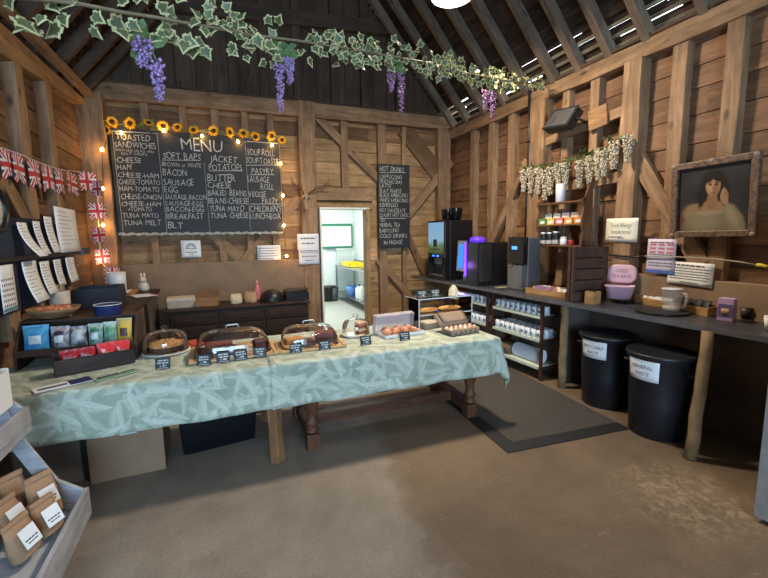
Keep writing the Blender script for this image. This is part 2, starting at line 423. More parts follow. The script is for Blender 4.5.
# --- rafters
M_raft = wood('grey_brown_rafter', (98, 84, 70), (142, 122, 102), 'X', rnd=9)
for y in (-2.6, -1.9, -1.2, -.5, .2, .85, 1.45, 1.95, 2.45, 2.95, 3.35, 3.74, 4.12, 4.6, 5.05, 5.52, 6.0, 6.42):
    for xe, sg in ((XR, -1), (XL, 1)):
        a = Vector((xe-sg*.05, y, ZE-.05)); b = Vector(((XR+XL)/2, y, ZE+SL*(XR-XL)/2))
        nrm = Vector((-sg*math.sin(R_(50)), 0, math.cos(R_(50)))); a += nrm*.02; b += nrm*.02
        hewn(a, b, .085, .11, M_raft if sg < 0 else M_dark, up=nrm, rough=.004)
# --- right wall timbers (faces at x = XR)
hewn((XR+.06, YF, 3.375), (XR+.06, D+.05, 3.375), .16, .16)
hewn((XR+.0, YF, 3.475), (XR+.0, D+.0, 3.475), .06, .035, M_dark)
def rpost(u, v, w, dep=.11, z0=1.0, z1=3.31, face=XR, lean=0.): 
    y = PX(u, v, face).y; hewn((face+dep/2, y+lean, z0), (face+dep/2, y, z1), dep, w, M_post, up=(0, 1, 0))
for u, v, w in ((472, 180, .13), (490, 180, .13), (510, 160, .14), (564, 145, .1), (594, 110, .11), (677, 95, .13), (731, 80, .13)): rpost(u, v, w, face=XR+.005)
rpost(536, 140, .26, .16, 0, face=XR-.05); rpost(629, 120, .2, .16, 0, face=XR-.04)
for y in (1.35, .85, .3, -.3, -.9, -1.5, -2.1, -2.7): hewn((XR+.06, y, 1.), (XR+.06, y, 3.31), .11, .13, M_post, up=(0, 1, 0))
def rbrace(a, b, w, dep=.08, face=XR+.0):
    p, q = PX(*a, face), PX(*b, face); p.x += dep/2; q.x += dep/2; hewn(p, q, dep, w)
rbrace((634, 156), (700, 266), .15); rbrace((526, 160), (487, 252), .11)
rbrace((530, 193), (622, 176), .11, .07, XR-.02); rbrace((540, 144), (626, 109), .10, .06, XR-.01)
# --- left wall timbers (faces at x = XL)
def lpost(u, v, w, dep=.11, z0=.9, lean=0.):
    y = PX(u, v, XL).y; hewn((XL-dep/2, y+lean, z0), (XL-dep/2, y, 3.25), dep, w, M_post, up=(0, 1, 0))
lpost(28, 150, .17); lpost(55, 150, .15); lpost(-6, 150, .16); lpost(-50, 150, .15)
for y in (2.6, 1.9, 1.2, .5, -.4, -1.2, -2.): hewn((XL-.055, y, 0), (XL-.055, y, 3.25), .11, .14, M_post, up=(0, 1, 0))
p, q = PX(-2, 165, XL+.0), PX(30, 224, XL+.0); hewn((XL-.04, p.y, p.z), (XL-.04, q.y, q.z), .08, .14)
M_pale = wood('pale_hewn_plate', (128, 96, 64), (200, 158, 110), 'X', rnd=9)
TR[0] += 1; mb = MB()
vs = []; n = 12
for i in range(n+1):
    y = YF+(D+.1-YF)*i/n; zt = 3.17+.035*y+random.uniform(-.008, .008); zb = 2.55+.118*max(y, 0)+random.uniform(-.014, .014)
    vs += [(XL-.14, y, zb), (XL+.02+random.uniform(-.01, .01), y, zb+.02), (XL+.01, y, zt), (XL-.14, y, zt)]
fs = [(i*4+k, i*4+(k+1) % 4, i*4+4+(k+1) % 4, i*4+4+k) for i in range(n) for k in range(4)]
mb.add(vs, fs+[(3, 2, 1, 0), tuple(n*4+k for k in range(4))])
struct(mb.build('trim_%d' % TR[0], wood('pale_plate_timber', (128, 96, 64), (200, 158, 110), 'Y', rnd=9), bevel=.012))
hewn((XL+.06, YF, 3.2), (XL+.06, D-.05, 3.46), .09, .07)
# --- kitchen beyond the doorway
KX0, KX1, KY = 1.05, 3.36, 10.75
mb = MB(); mb.bb((KX0, D+.14, -.1), (KX1, KY+.1, 0)); struct(mb.build('floor_kitchen', plain('pale_vinyl_floor', (176, 180, 172), .45, var=.04, scale=30)))
mb = MB(); mb.bb((KX0-.1, KY, 0), (KX1+.1, KY+.1, 2.7)); struct(mb.build('wall_kitchen_far', M_white))
mb = MB(); mb.bb((KX0-.1, D+.24, 0), (KX0, KY, 2.7)); struct(mb.build('wall_kitchen_left', M_white))
mb = MB(); mb.bb((KX1, D+.24, 0), (KX1+.1, KY, 2.7)); struct(mb.build('wall_kitchen_right', M_white))
mb = MB(); mb.bb((KX0-.1, D+.24, 2.7), (KX1+.1, KY+.1, 2.8)); struct(mb.build('ceiling_kitchen', M_white))
mb = MB(); mb.bb((KX0-.1, D+.24, 0), (DX0, D+.26, 2.7)); mb.bb((DX1, D+.24, 0), (KX1, D+.26, 2.7)); mb.bb((DX0, D+.24, DZ), (DX1, D+.26, 2.7))
struct(mb.build('wall_kitchen_near', M_white))
# ------------------------------------------------------------------ boards and signs on the back wall
M_chalkb = plain('chalkboard_black', (30, 31, 33), .6, var=.25, scale=4)
M_chalk = plain('chalk_white', (182, 182, 176), .9, var=.15, scale=60)
M_paper = plain('white_paper', (226, 226, 226), .7, var=.02)
M_ink = plain('black_ink', (44, 44, 50), .7); M_pale_ink = plain('grey_print', (128, 130, 140), .7)
M_blk = plain('black_plastic', (22, 23, 26), .4)
M_wire = plain('dark_green_wire', (30, 36, 28), .5)
M_steel = plain('brushed_steel', (170, 172, 174), .3, 1., var=.08)
M_dkwood = wood('dark_stained_oak', (38, 27, 22), (66, 47, 37), 'X', .5)
M_dkwoodZ = wood('dark_stained_oak_upright', (38, 27, 22), (66, 47, 37), 'Z', .5)
def board_lines(name, root, rows, y, thin=.004, col=None, wob=.25):
    """chalk writing: rows of (words, left px, baseline px, right px, height px) read off at depth y, laid on the board"""
    mb = MB(); rg = random.Random(hash_(name))
    for (s, u0, v, u1, hp) in rows:
        a = PY(u0, v, y); b = PY(u1, v, y); top = PY(u0, v-hp, y)
        dx = b.x-a.x; z = a.z; h = (top.z-a.z)
        M = tr(a.x, y, z) @ Matrix(((1, 0, 0, 0), (0, 0, -1, 0), (0, 1, 0, 0), (0, 0, 0, 1)))
        x = 0.; 
        # letter by letter so that the hand wavers
        ws = [text_mesh(ch, -.011)[2] if ch != ' ' else .28 for ch in s]; tot = sum(ws)+.1*(len(s)-1); k = dx/tot
        for ch, w_ in zip(s, ws):
            if ch != ' ':
                hh = h*(1+rg.uniform(-.12, .12)); write(mb, ch, x, rg.uniform(-.06, .06)*h, hh, M, w=w_*k, thin=-.011, skew=rg.uniform(-.08, .14))
            x += (w_+.1)*k
    return mb.build(name, col or M_chalk, root)
def hash_(s): return sum(ord(c)*(i+1) for i, c in enumerate(s))
YB = D-.10                                                              # face of the big menu board
menu = T('menu_chalkboard', 'large black chalkboard with the handwritten food menu, sunflowers along its top edge', 'chalkboard', (0, 0, 0))
bx0, bx1, bz0, bz1 = -1.265, .905, 1.725, 3.09
mb = MB(); mb.bb((bx0, YB, bz0), (bx1, YB+.025, bz1)); mb.build('panel', M_chalkb, menu, bevel=.003)
mb = MB()
n = 60
for i in range(n):
    a = bx0+(bx1-bx0)*i/n; b = bx0+(bx1-bx0)*(i+1)/n
    mb.bar((a, YB-.006, bz0-.012+.008*math.sin(i*1.7)), (b, YB-.006, bz0-.012+.008*math.sin((i+1)*1.7)), .012, .032+.01*math.sin(i*2.3))
o = mb.build('edging_strip', plain('pale_lace_edging', (160, 158, 150), .8, var=.4, scale=50), menu); o['label'] = 'pale scalloped edging strip'
mb = MB()
for (a, b) in (((112, 131), (123, 231)), ((157, 133), (167, 232)), ((204, 162), (210, 231.5)), ((245, 141), (250.5, 231)), ((279, 143.5), (283.3, 230)), ((112, 131), (157, 133.5)), ((247, 165.3), (280, 165)), ((209, 170.8), (243, 170.8)), ((250, 174.7), (274, 174.7)), ((162, 160), (199, 160.4)), ((247, 141.3), (278, 143.5)), ((250, 204), (282, 204))):
    p, q = PY(*a, YB-.002), PY(*b, YB-.002); mb.bar(p, q, .003, .007)
mb.build('chalk_lines', M_chalk, menu)
yb = YB-.002
board_lines('sandwich_lettering', menu, [('TOASTED', 116, 139.5, 150, 6.5), ('SANDWICHES', 114.5, 147, 156, 6), ('WITH SIDE SALAD AND', 115, 151, 154, 2.6), ('SALT CRISPS', 121, 154.5, 147, 2.6), ('CHEESE', 117, 162.3, 141, 5.6), ('HAM', 117.5, 169.5, 131, 5.4), ('CHEESE-HAM', 118, 177.3, 159, 5.4), ('CHEESE-TOMATO', 119, 184, 160, 5.2), ('HAM-TOMATO', 120, 191, 159.5, 5.2), ('CHEESE-ONION', 121, 199, 161.5, 5.2), ('CHEESE-HAM', 121.5, 206, 161, 4.8), ('+TOMATO', 128, 211.3, 152, 4.4), ('TUNA MAYO', 123, 217.8, 159, 5.2), ('TUNA MELT', 124, 225.3, 161, 5.2)], yb)
board_lines('bap_lettering', menu, [('SOFT BAPS', 163, 158.8, 200.5, 7), ('BROWN or WHITE', 162, 166.3, 201, 4.6), ('BACON', 163, 175.4, 187, 6.6), ('SAUSAGE', 163.5, 185, 194, 6.6), ('EGG', 164.5, 192.2, 178, 6), ('SAUSAGE-BACON', 165, 199.3, 206.5, 5), ('SAUSAGE-EGG', 165.5, 205.5, 203, 5), ('BACON-EGG', 166, 211.6, 204, 5.4), ('BREAKFAST', 167, 219, 203.5, 5.8), ('BLT', 168, 228.6, 183, 7)], yb)
board_lines('heading_lettering', menu, [('MENU', 182, 150, 222, 13)], yb)
board_lines('potato_lettering', menu, [('JACKET', 210, 162, 237, 6.8), ('POTATOES', 209, 169.8, 242, 6.6), ('BUTTER', 207.5, 180.8, 235.5, 7.6), ('CHEESE', 208, 188, 231, 6.2), ('BAKED BEANS', 208, 195.6, 246.5, 6.2), ('BEANS-CHEESE', 208.5, 203.6, 248, 6), ('TUNA MAYO', 209.5, 211.2, 244, 6), ('TUNA CHEESE', 210.5, 218, 248.5, 6)], yb)
board_lines('soup_lettering', menu, [('SOUP-ROLL', 247.5, 155, 274.5, 6.4), ('SOUP-TOASTIE', 246.5, 163, 279, 6.2), ('PASTRY', 251.5, 174, 273.5, 6.4), ('SAUSAGE', 247.5, 182, 269, 6.2), ('ROLL', 261, 189.5, 273.5, 6.2), ('VEGGIE', 248.5, 196.7, 266, 6), ('PASTY', 262, 204, 278, 6), ('CHILDREN\'S', 250, 211.6, 281, 6.2), ('LUNCH-BOX', 250.5, 219, 280.5, 6.2)], yb)
drk = T('drinks_chalkboard', 'narrow upright black chalkboard listing hot drinks, hung beside the kitchen doorway', 'chalkboard', (0, 0, 0))
p, q = PY(378, 163.5, D-.06), PY(410, 247.5, D-.06)
mb = MB(); mb.bb((p.x, D-.06, q.z), (q.x, D-.035, p.z)); mb.build('panel', M_chalkb, drk, bevel=.003)
rows = ['HOT DRINKS', 'CAPPUCCINO', 'MOCHACCINO', 'LATTE', 'FLAT WHITE', 'BLACK AMERICANO', 'WHITE AMERICANO', 'ESPRESSO', 'HOT CHOCOLATE', 'LUXURY HOT CHOC', 'TEA', 'HERBAL TEA', 'BABYCCINO', 'COLD DRINKS', 'IN FRIDGE']
ends = [404, 402, 402, 391, 401, 407.5, 408, 398, 405, 408.5, 385, 400, 398.5, 407, 402]
vy = [171.3, 178.6, 183.4, 187.5, 192.5, 197, 202, 207, 212.2, 216.8, 221.8, 227, 232.5, 238, 244.5]
board_lines('drinks_lettering', drk, [(s, 379.8 if i < 14 else 384, v, e, 5.2 if i == 0 else 4.0) for i, (s, e, v) in enumerate(zip(rows, ends, vy))], D-.062)
mb = MB()
for v in (172.6, 218.4): a, b = PY(380, v, D-.062), PY(406, v, D-.062); mb.bar(a, b, .003, .006)
mb.build('chalk_lines', M_chalk, drk)

def scrawl(mb, M, x0, x1, y, h, rg, mi=1, step=None):
    """a line of print too small to read: short dark dashes"""
    x = x0
    while x < x1:
        w = rg.uniform(1.2, 3.6)*h; w = min(w, x1-x)
        mb.bb((x, y-h/2, 0), (x+w, y+h/2, .0006), mi, M); x += w+.5*h
def notice(name, label, cat, M, w, h, rows, bold=(), curl=.0, mats=None, seed=1, ink=None):
    """a sheet of paper: M at its lower centre, x along, y up, z out"""
    t = T(name, label, cat, M=M); mb = MB(); rg = random.Random(seed)
    mb.grid(lambda u, v: ((u-.5)*w, v*h, .002+curl*(1-v)**2), 4, 6)
    s = mb.build('sheet', mats or M_paper, t, solid=.0012)
    mb = MB()
    for (y, hh, a, b) in rows: scrawl(mb, tr(0, 0, .0035+curl*(1-y)**2), (a-.5)*w, (b-.5)*w, y*h, hh, rg, 0)
    for (txt, y, hh, ww) in bold: write(mb, txt, 0, y*h, hh, tr(0, 0, .0038+curl*(1-y)**2), w=ww*w, center=True)
    if rows or bold: mb.build('print', ink or plain('soft_black_print', (84, 84, 92), .7), t)
    return t
def on_back(u0, v0, u1, v1, y):
    a, b = PY(u0, v0, y), PY(u1, v1, y); return wall_M(((a.x+b.x)/2, y, b.z), 'back'), abs(b.x-a.x), a.z-b.z
M_, w_, h_ = on_back(180.5, 240.5, 201.5, 257, D-.008)
t = notice('paper_notice', 'small white notice with an arched emblem, pinned below the menu board', 'notice', M_, w_, h_, [(.3, .012, .2, .8), (.16, .01, .4, .6)])
mb = MB(); mb.tube([(.06*math.cos(a), h_*.55+.06*math.sin(a), .004) for a in [math.pi*i/12 for i in range(13)]], .005, 5); mb.tube([(.038*math.cos(a), h_*.55+.045*math.sin(a), .004) for a in [math.pi*i/8 for i in range(9)]], .004, 5); mb.bb((-.075, h_*.5, .003), (.075, h_*.53, .006)); mb.build('emblem', M_ink, t)
M_, w_, h_ = on_back(257, 245.5, 281, 261, D-.008)
notice('paper_notice', 'wide white printed notice under the end of the menu board, by the door post', 'notice', M_, w_, h_, [(.82, .011, .06, .94), (.66, .011, .06, .9), (.5, .011, .06, .94), (.34, .011, .06, .9), (.18, .011, .06, .7)], seed=2)
M_, w_, h_ = on_back(297, 234, 319, 249.5, D-.062)
notice('paper_notice', 'white notice with two dark headings, upper of the pair on the main post', 'notice', M_, w_, h_, [(.72, .02, .15, .85), (.4, .02, .2, .8)], seed=3)
M_, w_, h_ = on_back(298.5, 248.5, 319.5, 264, D-.064)
notice('paper_notice', 'greyish printed notice, lower of the pair on the main post', 'notice', M_, w_, h_, [(.86, .01, .06, .94), (.76, .01, .06, .94), (.5, .012, .15, .85), (.25, .014, .3, .7)], mats=plain('grey_paper', (204, 204, 212), .7, var=.02), seed=4)

# sunflower garland along the top of the menu board
M_pet = plain('sunflower_yellow', (232, 168, 28), .6, var=.25, scale=30); M_ctr = plain('sunflower_brown', (58, 34, 18), .9, var=.3, scale=90); M_leaf = plain('garland_leaf', (92, 108, 48), .6, var=.25, scale=20)
sg = T('sunflower_garland', 'garland of yellow sunflowers strung along the top of the menu board', 'garland', (0, 0, 0))
flow = [(112, 122), (130, 123.5), (148.5, 123), (163, 126.5), (177.5, 127.5), (193.5, 130), (213.5, 131), (229.5, 132.5), (243.5, 133.5), (255.5, 136.5), (271.5, 136), (282, 140), (107, 130)]
fp = [PY(u, v, YB-.02) for u, v in flow]
mb = MB(); st = sorted([p for p in fp[:12]], key=lambda p: p.x); mb.tube([Vector((p.x, YB-.005, p.z-.01)) for p in st], .006, 5); mb.build('stem', M_leaf, sg)
def petal(mb, a, r0, r1, w, zt, M, mi=0):
    c, s_ = math.cos(a), math.sin(a); pts = [(r0, -w*.3, 0), (r0+(r1-r0)*.5, -w*.5, zt*.6), (r1, 0, zt), (r0+(r1-r0)*.5, w*.5, zt*.6), (r0, w*.3, 0)]
    mb.add([(x*c-y*s_, x*s_+y*c, z) for x, y, z in pts]+[(x*c-y*s_, x*s_+y*c, z-.003) for x, y, z in pts], [(0, 1, 2, 3, 4), (9, 8, 7, 6, 5), (0, 5, 6, 1), (1, 6, 7, 2), (2, 7, 8, 3), (3, 8, 9, 4)], mi, False, M)
rg = random.Random(5)
for i, p in enumerate(fp):
    sz = (.085 if i < 11 else .065)*rg.uniform(.88, 1.1); M = wall_M(p, 'back') @ rot(rg.uniform(-30, 30), rg.uniform(-35, 35), rg.uniform(0, 60))
    mb = MB()
    for k in range(15): petal(mb, 2*math.pi*k/15+rg.uniform(-.08, .08), sz*.3, sz*rg.uniform(.88, 1.05), sz*.34, rg.uniform(.0, .02), M)
    for k in range(12): petal(mb, 2*math.pi*(k+.5)/12, sz*.28, sz*.8, sz*.3, .022, M)
    f = mb.build('sunflower', M_pet, sg)
    mb = MB(); mb.lathe([(sz*.36, .004), (sz*.34, .018), (sz*.2, .026), (1e-5, .024)], 14, 0, M); mb.build('flower_centre', M_ctr, f)
mb = MB()
for i in range(26):
    a = rg.choice(fp); p = a+Vector((rg.uniform(-.09, .09), .008, rg.uniform(-.07, .05))); petal(mb, rg.uniform(0, 6.28), 0, rg.uniform(.05, .085), .045, .012, wall_M(p, 'back'))
mb.build('leaves', M_leaf, sg)['kind'] = 'stuff'

# fairy lights
M_bulb = emit('warm_bulb_glow', (255, 186, 88), 42)
def fairy(label, pts, bulbs, n0=0):
    t = T('fairy_lights', label, 'fairy lights', (0, 0, 0)); mb = MB(); fine = []
    for a, b in zip(pts, pts[1:]):
        for k in range(6): s_ = k/6; fine.append(a.lerp(b, s_)+Vector((0, 0, -.035*math.sin(math.pi*s_))))
    fine.append(pts[-1]); mb.tube(fine, .0035, 5); mb.build('cable', M_wire, t)
    for i, p in enumerate(bulbs):
        mb = MB(); mb.sph((0, 0, 0), .019, 10, sz=1.25); o = mb.build('bulb', M_bulb, t, loc=p)
        mb = MB(); mb.cyl((0, 0, .014), (0, 0, .034), .007, n=8); mb.build('bulb_holder', M_wire, o)
        l = point('fairy_bulb_light', p+Vector((.02, -.07, 0)), .6, (1, .64, .28), .02); l.parent = None
    return t
b1 = [PY(u, v, YB-.045) for u, v in ((121, 132.5), (163.5, 130.5), (202, 136), (238, 141.7), (272, 145), (280.5, 163.5), (283, 195.5), (284, 225.5), (286.5, 256))]
fairy('fairy light string along the sunflowers and down the edge of the menu board', [PY(108, 138, YB-.04)]+b1+[PY(288, 266, YB-.04)], b1)
b2 = [PY(u, v, D-.28) for u, v in ((102, 149.5), (103, 188.5), (103, 225), (102, 259))]
fairy('fairy light string hanging down the corner post among the flag bunting', [PY(108, 134, D-.27)]+b2+[PY(100, 272, D-.27)], b2)

# deer skull with antlers on the main post
M_bone = plain('old_bone', (150, 124, 96), .7, var=.25, scale=25); M_ant = plain('antler_brown', (104, 72, 46), .6, var=.25, scale=20)
sk = PY(306, 200, D-.09)
t = T('antlered_skull', 'weathered deer skull with antlers mounted on the main post beside the doorway', 'skull', sk)
mb = MB(); mb.lathe([(.012, -.16), (.024, -.14), (.03, -.08), (.045, -.02), (.06, .03), (.062, .06), (.045, .10), (.02, .12), (1e-5, .122)], 14, 0, rot(-12), sy=.75)
for s_ in (-1, 1): mb.sph((s_*.052, -.03, .03), .02, 8)
mb.build('skull', M_bone, t)
mb = MB()
for s_ in (-1, 1): mb.sph((s_*.036, -.048, .02), .017, 8)
mb.lathe([(.012, -.15), (.014, -.12), (.006, -.09)], 8, 0, tr(0, -.03, 0)); mb.build('eye_socket', M_blk, t)
for s_ in (-1, 1):
    mb = MB(); k = 1.25 if s_ > 0 else .75
    mb.tube([(s_*.03, 0, .09), (s_*.07*k, -.02, .13), (s_*.14*k, -.05, .165), (s_*.22*k, -.07, .21), (s_*.28*k, -.06, .28), (s_*.30*k, -.05, .34)], .01, 7, rs=[.015, .014, .012, .011, .008, .003])
    mb.tube([(s_*.09*k, -.03, .14), (s_*.11*k, -.10, .18), (s_*.10*k, -.13, .23)], .008, 6, rs=[.011, .008, .003])
    mb.tube([(s_*.22*k, -.07, .21), (s_*.29*k, -.12, .22), (s_*.33*k, -.14, .26)], .008, 6, rs=[.010, .008, .003]); mb.build('antler', M_ant, t)

# ------------------------------------------------------------------ sideboard by the back wall
SX0, SX1, SY0, SY1, SZ = -.74, 1.17, 5.92, D-.04, .715
t = T('sideboard', 'long dark oak sideboard against the back wall under the menu board', 'sideboard', ((SX0+SX1)/2, (SY0+SY1)/2, 0))
w2, d2 = (SX1-SX0)/2, (SY1-SY0)/2
mb = MB(); mb.bb((-w2+.03, -d2+.03, .07), (w2-.03, d2, SZ-.03)); mb.build('body', M_dkwood, t, bevel=.004)
mb = MB(); mb.bb((-w2, -d2, SZ-.03), (w2, d2, SZ)); mb.build('top', M_dkwood, t, bevel=.008)
mb = MB(); mb.bb((-w2+.02, -d2+.02, 0), (w2-.02, d2, .07)); mb.build('plinth', M_dkwood, t, bevel=.004)
M_brass = plain('dull_brass', (120, 92, 50), .35, 1.)
cw = (2*w2-.1)/3
for i in range(3):
    x0 = -w2+.05+cw*i
    for nm, z0, z1 in (('drawer', SZ-.21, SZ-.06), ('door', .1, SZ-.24)):
        mb = MB(); mb.bb((x0+.02, -d2+.012, z0), (x0+cw-.02, -d2+.03, z1)); mb.bb((x0+.07, -d2+.004, z0+.035), (x0+cw-.07, -d2+.02, z1-.035))
        p = mb.build(nm, M_dkwood, t, bevel=.005); mb = MB(); mb.sph((x0+cw/2, -d2-.008, (z0+z1)/2), .014, 10); mb.build('knob', M_brass, p)
def top_at(u, v, z=SZ): return PZ(u, v, z)
# things along the sideboard top
p = Vector((-.55, 6.25, SZ))
t = T('cake_box', 'flat pale cardboard cake box at the end of the sideboard beside the side counter', 'box', p, 4)
mb = MB(); mb.bb((-.17, -.15, 0), (.17, .15, .10)); mb.build('tray', plain('pale_card', (176, 166, 150), .8), t, bevel=.004); mb = MB(); mb.bb((-.175, -.155, .09), (.175, .155, .13)); mb.build('lid', plain('pale_card_lid', (196, 188, 174), .8), t, bevel=.006)
t = T('cake_box', 'open tan cardboard tray next to the pale cake box on the sideboard', 'box', (-.22, 6.2, SZ), -3)
mb = MB(); mb.bb((-.15, -.13, 0), (.15, .13, .008)); 
for a, b in (((-.15, -.13, 0), (.15, -.122, .07)), ((-.15, .122, 0), (.15, .13, .09)), ((-.15, -.13, 0), (-.142, .13, .07)), ((.142, -.13, 0), (.15, .13, .07))): mb.bb(a, b)
mb.build('tray', plain('tan_card', (150, 112, 74), .8), t)
mb = MB(); mb.bb((-.15, -.13, 0), (.15, -.02, .004), 0, tr(0, .13, .09) @ rot(-65)); mb.build('flap', plain('tan_card', (0, 0, 0)), t)
M_bag = plain('brown_paper', (158, 124, 94), .85, var=.1, scale=12)
def paper_bag(name, label, loc, rz, w, d, h, mat=M_bag, group=None, tilt=0, fold=True, lbl=None, cat='paper bag', txt=None):
    """a filled paper bag: boxy foot, pinched and folded top"""
    t = T(name, label, cat, loc, rz, group)
    if tilt: t.rotation_euler = (R_(tilt), 0, R_(rz))
    rg = random.Random(int(abs(loc[0]*997+loc[1]*313)*10)); mb = MB(); prof = [(.0, .96, .96), (.03, 1, 1), (.35, 1.02, 1.04), (.6, 1, .8), (.82, .98, .3), (1, .96, .1)]
    vs = []; fs = []; n = 16
    for (zz, a, b) in prof:
        for k in range(n):
            an = 2*math.pi*(k+.5)/n; c, s_ = math.cos(an), math.sin(an); m = max(abs(c), abs(s_)); q = (.6+.4*m)
            vs.append((w/2*a*c/m*q+rg.uniform(-.004, .004)*h*3, d/2*b*s_/m*q+rg.uniform(-.004, .004)*h*3, zz*h))
    for i in range(len(prof)-1):
        for k in range(n): fs.append((i*n+k, i*n+(k+1) % n, (i+1)*n+(k+1) % n, (i+1)*n+k))
    fs += [tuple(range(n))[::-1], tuple((len(prof)-1)*n+k for k in range(n))]
    mb.add(vs, fs, 0, True); mb.build('bag', mat, t)
    if fold: mb = MB(); mb.bb((-w*.48, -.012, h*.93), (w*.48, .010, h*1.06)); mb.build('folded_top', mat, t, bevel=.004)
    if lbl:
        lw, lh, lz = lbl; M = tr(0, -d*.5-.005, lz*h) @ rot(79); mb = MB(); mb.bb((-lw/2, -lh/2, .006), (lw/2, lh/2, .0085)); L = mb.build('label', M_paper, t)
        mb = MB(); r2 = random.Random(3); sc_ = tr(0, 0, .0088)
        if txt: write(mb, txt, 0, lh*.1, lh*.26, sc_, w=lw*.78, center=True)
        scrawl(mb, sc_, -lw*.38, lw*.38, -lh*.12, lh*.07, r2, 0); scrawl(mb, sc_, -lw*.3, lw*.3, -lh*.28, lh*.06, r2, 0)
        M_full = mb.build('print', M_ink, L); L.matrix_local = M
    return t
paper_bag('paper_bag', 'cream paper packet lying between the cardboard tray and the brown packet on the sideboard', (.16, 6.2, SZ), 20, .16, .12, .13, plain('cream_paper', (198, 182, 156), .8))
paper_bag('paper_bag', 'crumpled brown paper packet next to the pink bottle on the sideboard', (.36, 6.2, SZ), -25, .17, .12, .15, plain('tan_paper', (178, 146, 110), .8))
t = T('squash_bottle', 'slim pink bottle standing behind the black bowl on the sideboard', 'bottle', (.47, 6.4, SZ))
mb = MB(); mb.lathe([(.042, 0), (.045, .01), (.045, .17), (.03, .21), (.016, .235), (.016, .25)], 18); mb.build('body', plain('pink_plastic', (206, 110, 120), .35), t)
mb = MB(); mb.lathe([(.02, .25), (.02, .285), (1e-5, .287)], 14); mb.build('cap', plain('pale_pink_cap', (226, 160, 160), .4), t)
t = T('upturned_bowl', 'round black upturned bowl beside the black basket on the sideboard', 'bowl', (.66, 6.2, SZ))
mb = MB(); mb.lathe([(.17, 0), (.172, .015), (.165, .07), (.14, .12), (.09, .15), (.05, .163), (1e-5, .165)], 28); mb.build('bowl', M_blk, t)
mb = MB(); mb.lathe([(.172, 0), (.176, .01), (.17, .02)], 28); mb.build('rim', M_blk, t)
t = T('mesh_basket', 'black rectangular basket with a raised wire rim at the doorway end of the sideboard', 'basket', (1.01, 6.2, SZ), 3)
mb = MB()
for k in range(4):
    z0 = .0; a, b = .165, .12
    q = [((-a, -b), (a, -b)), ((a, -b), (a, b)), ((a, b), (-a, b)), ((-a, b), (-a, -b))][k]; mb.bar((*q[0], .055), (*q[1], .055), .008, .11)
mb.bb((-.165, -.12, 0), (.165, .12, .006)); mb.build('tub', M_blk, t, bevel=.004)
mb = MB()
for z in (.125, .15): mb.tube([(.185*math.cos(a)*1., .14*math.sin(a), z) for a in [2*math.pi*i/28 for i in range(29)]], .005, 5)
for k in range(14): a = 2*math.pi*k/14; mb.tube([(.17*math.cos(a), .125*math.sin(a), .10), (.185*math.cos(a), .14*math.sin(a), .15)], .004, 5)
mb.build('wire_rim', M_blk, t)

# ------------------------------------------------------------------ kitchen things seen through the doorway
t = T('whiteboard', 'wall whiteboard with green edging, seen through the kitchen doorway', 'whiteboard', (0, 0, 0))
p, q = PY(321, 225, KY-.03), PY(352, 247, KY-.03); x0, x1, z0, z1 = p.x, q.x, q.z, p.z
mb = MB(); mb.bb((x0, KY-.03, z0), (x1, KY, z1)); mb.build('panel', plain('whiteboard_white', (236, 244, 244), .2, var=.01), t)
mb = MB()
for a, b in (((x0, z0), (x1, z0)), ((x0, z1), (x1, z1)), ((x0, z0), (x0, z1)), ((x1, z0), (x1, z1))): mb.bar((a[0], KY-.035, a[1]), (b[0], KY-.035, b[1]), .03, .06)
mb.build('frame', plain('green_edge', (40, 128, 92), .5), t)
mb = MB(); mb.bb((x0+.1, KY-.1, z0-.04), (x1-.05, KY-.02, z0-.01)); mb.build('pen_tray', plain('grey_tray', (90, 104, 100), .5), t)
KT = .9
t = T('steel_sink_unit', 'stainless steel kitchen sink unit along the kitchen side wall', 'sink', (0, 0, 0))
sx0, sx1, sy0, sy1 = 2.78, 3.33, 7.95, 10.6
mb = MB(); mb.bb((sx0, sy0, KT-.04), (sx1, sy0+.35, KT)); mb.bb((sx0, sy0+.9, KT-.04), (sx1, sy1, KT)); mb.bb((sx0, sy0+.35, KT-.04), (sx0+.08, sy0+.9, KT)); mb.bb((sx1-.1, sy0+.35, KT-.04), (sx1, sy0+.9, KT)); mb.bb((sx1-.02, sy0, KT), (sx1, sy1, KT+.12)); mb.build('worktop', M_steel, t, bevel=.004)
mb = MB(); mb.bb((sx0+.08, sy0+.35, KT-.25), (sx1-.1, sy0+.9, KT-.24))
for a, b in (((sx0+.07, sy0+.34, KT-.25), (sx0+.08, sy0+.91, KT-.03)), ((sx1-.1, sy0+.34, KT-.25), (sx1-.09, sy0+.91, KT-.03)), ((sx0+.07, sy0+.34, KT-.25), (sx1-.09, sy0+.35, KT-.03)), ((sx0+.07, sy0+.9, KT-.25), (sx1-.09, sy0+.91, KT-.03))): mb.bb(a, b)
mb.build('basin', M_steel, t)
for x in (sx0+.03, sx1-.03):
    for y in (sy0+.04, sy1-.04): mb = MB(); mb.bb((x-.02, y-.02, 0), (x+.02, y+.02, KT-.04)); mb.build('leg', M_steel, t)
mb = MB(); mb.bb((sx0, sy0, .18), (sx1, sy1, .2)); mb.build('undershelf', M_steel, t)
mb = MB(); mb.tube([(sx1-.06, sy0+.6, KT), (sx1-.06, sy0+.6, KT+.22), (sx1-.1, sy0+.6, KT+.27), (sx1-.18, sy0+.6, KT+.27), (sx1-.2, sy0+.6, KT+.22)], .014, 8); mb.build('tap', M_steel, t)
t = T('dish_rack', 'yellow dish tray on the steel kitchen worktop', 'tray', (3.0, 9.75, KT+.001))
mb = MB(); mb.bb((-.19, -.38, 0), (.2, .38, .008))
for a, b in (((-.19, -.38, 0), (.2, -.37, .10)), ((-.19, .37, 0), (.2, .38, .10)), ((-.19, -.38, 0), (-.18, .38, .10)), ((.19, -.38, 0), (.2, .38, .10))): mb.bb(a, b)
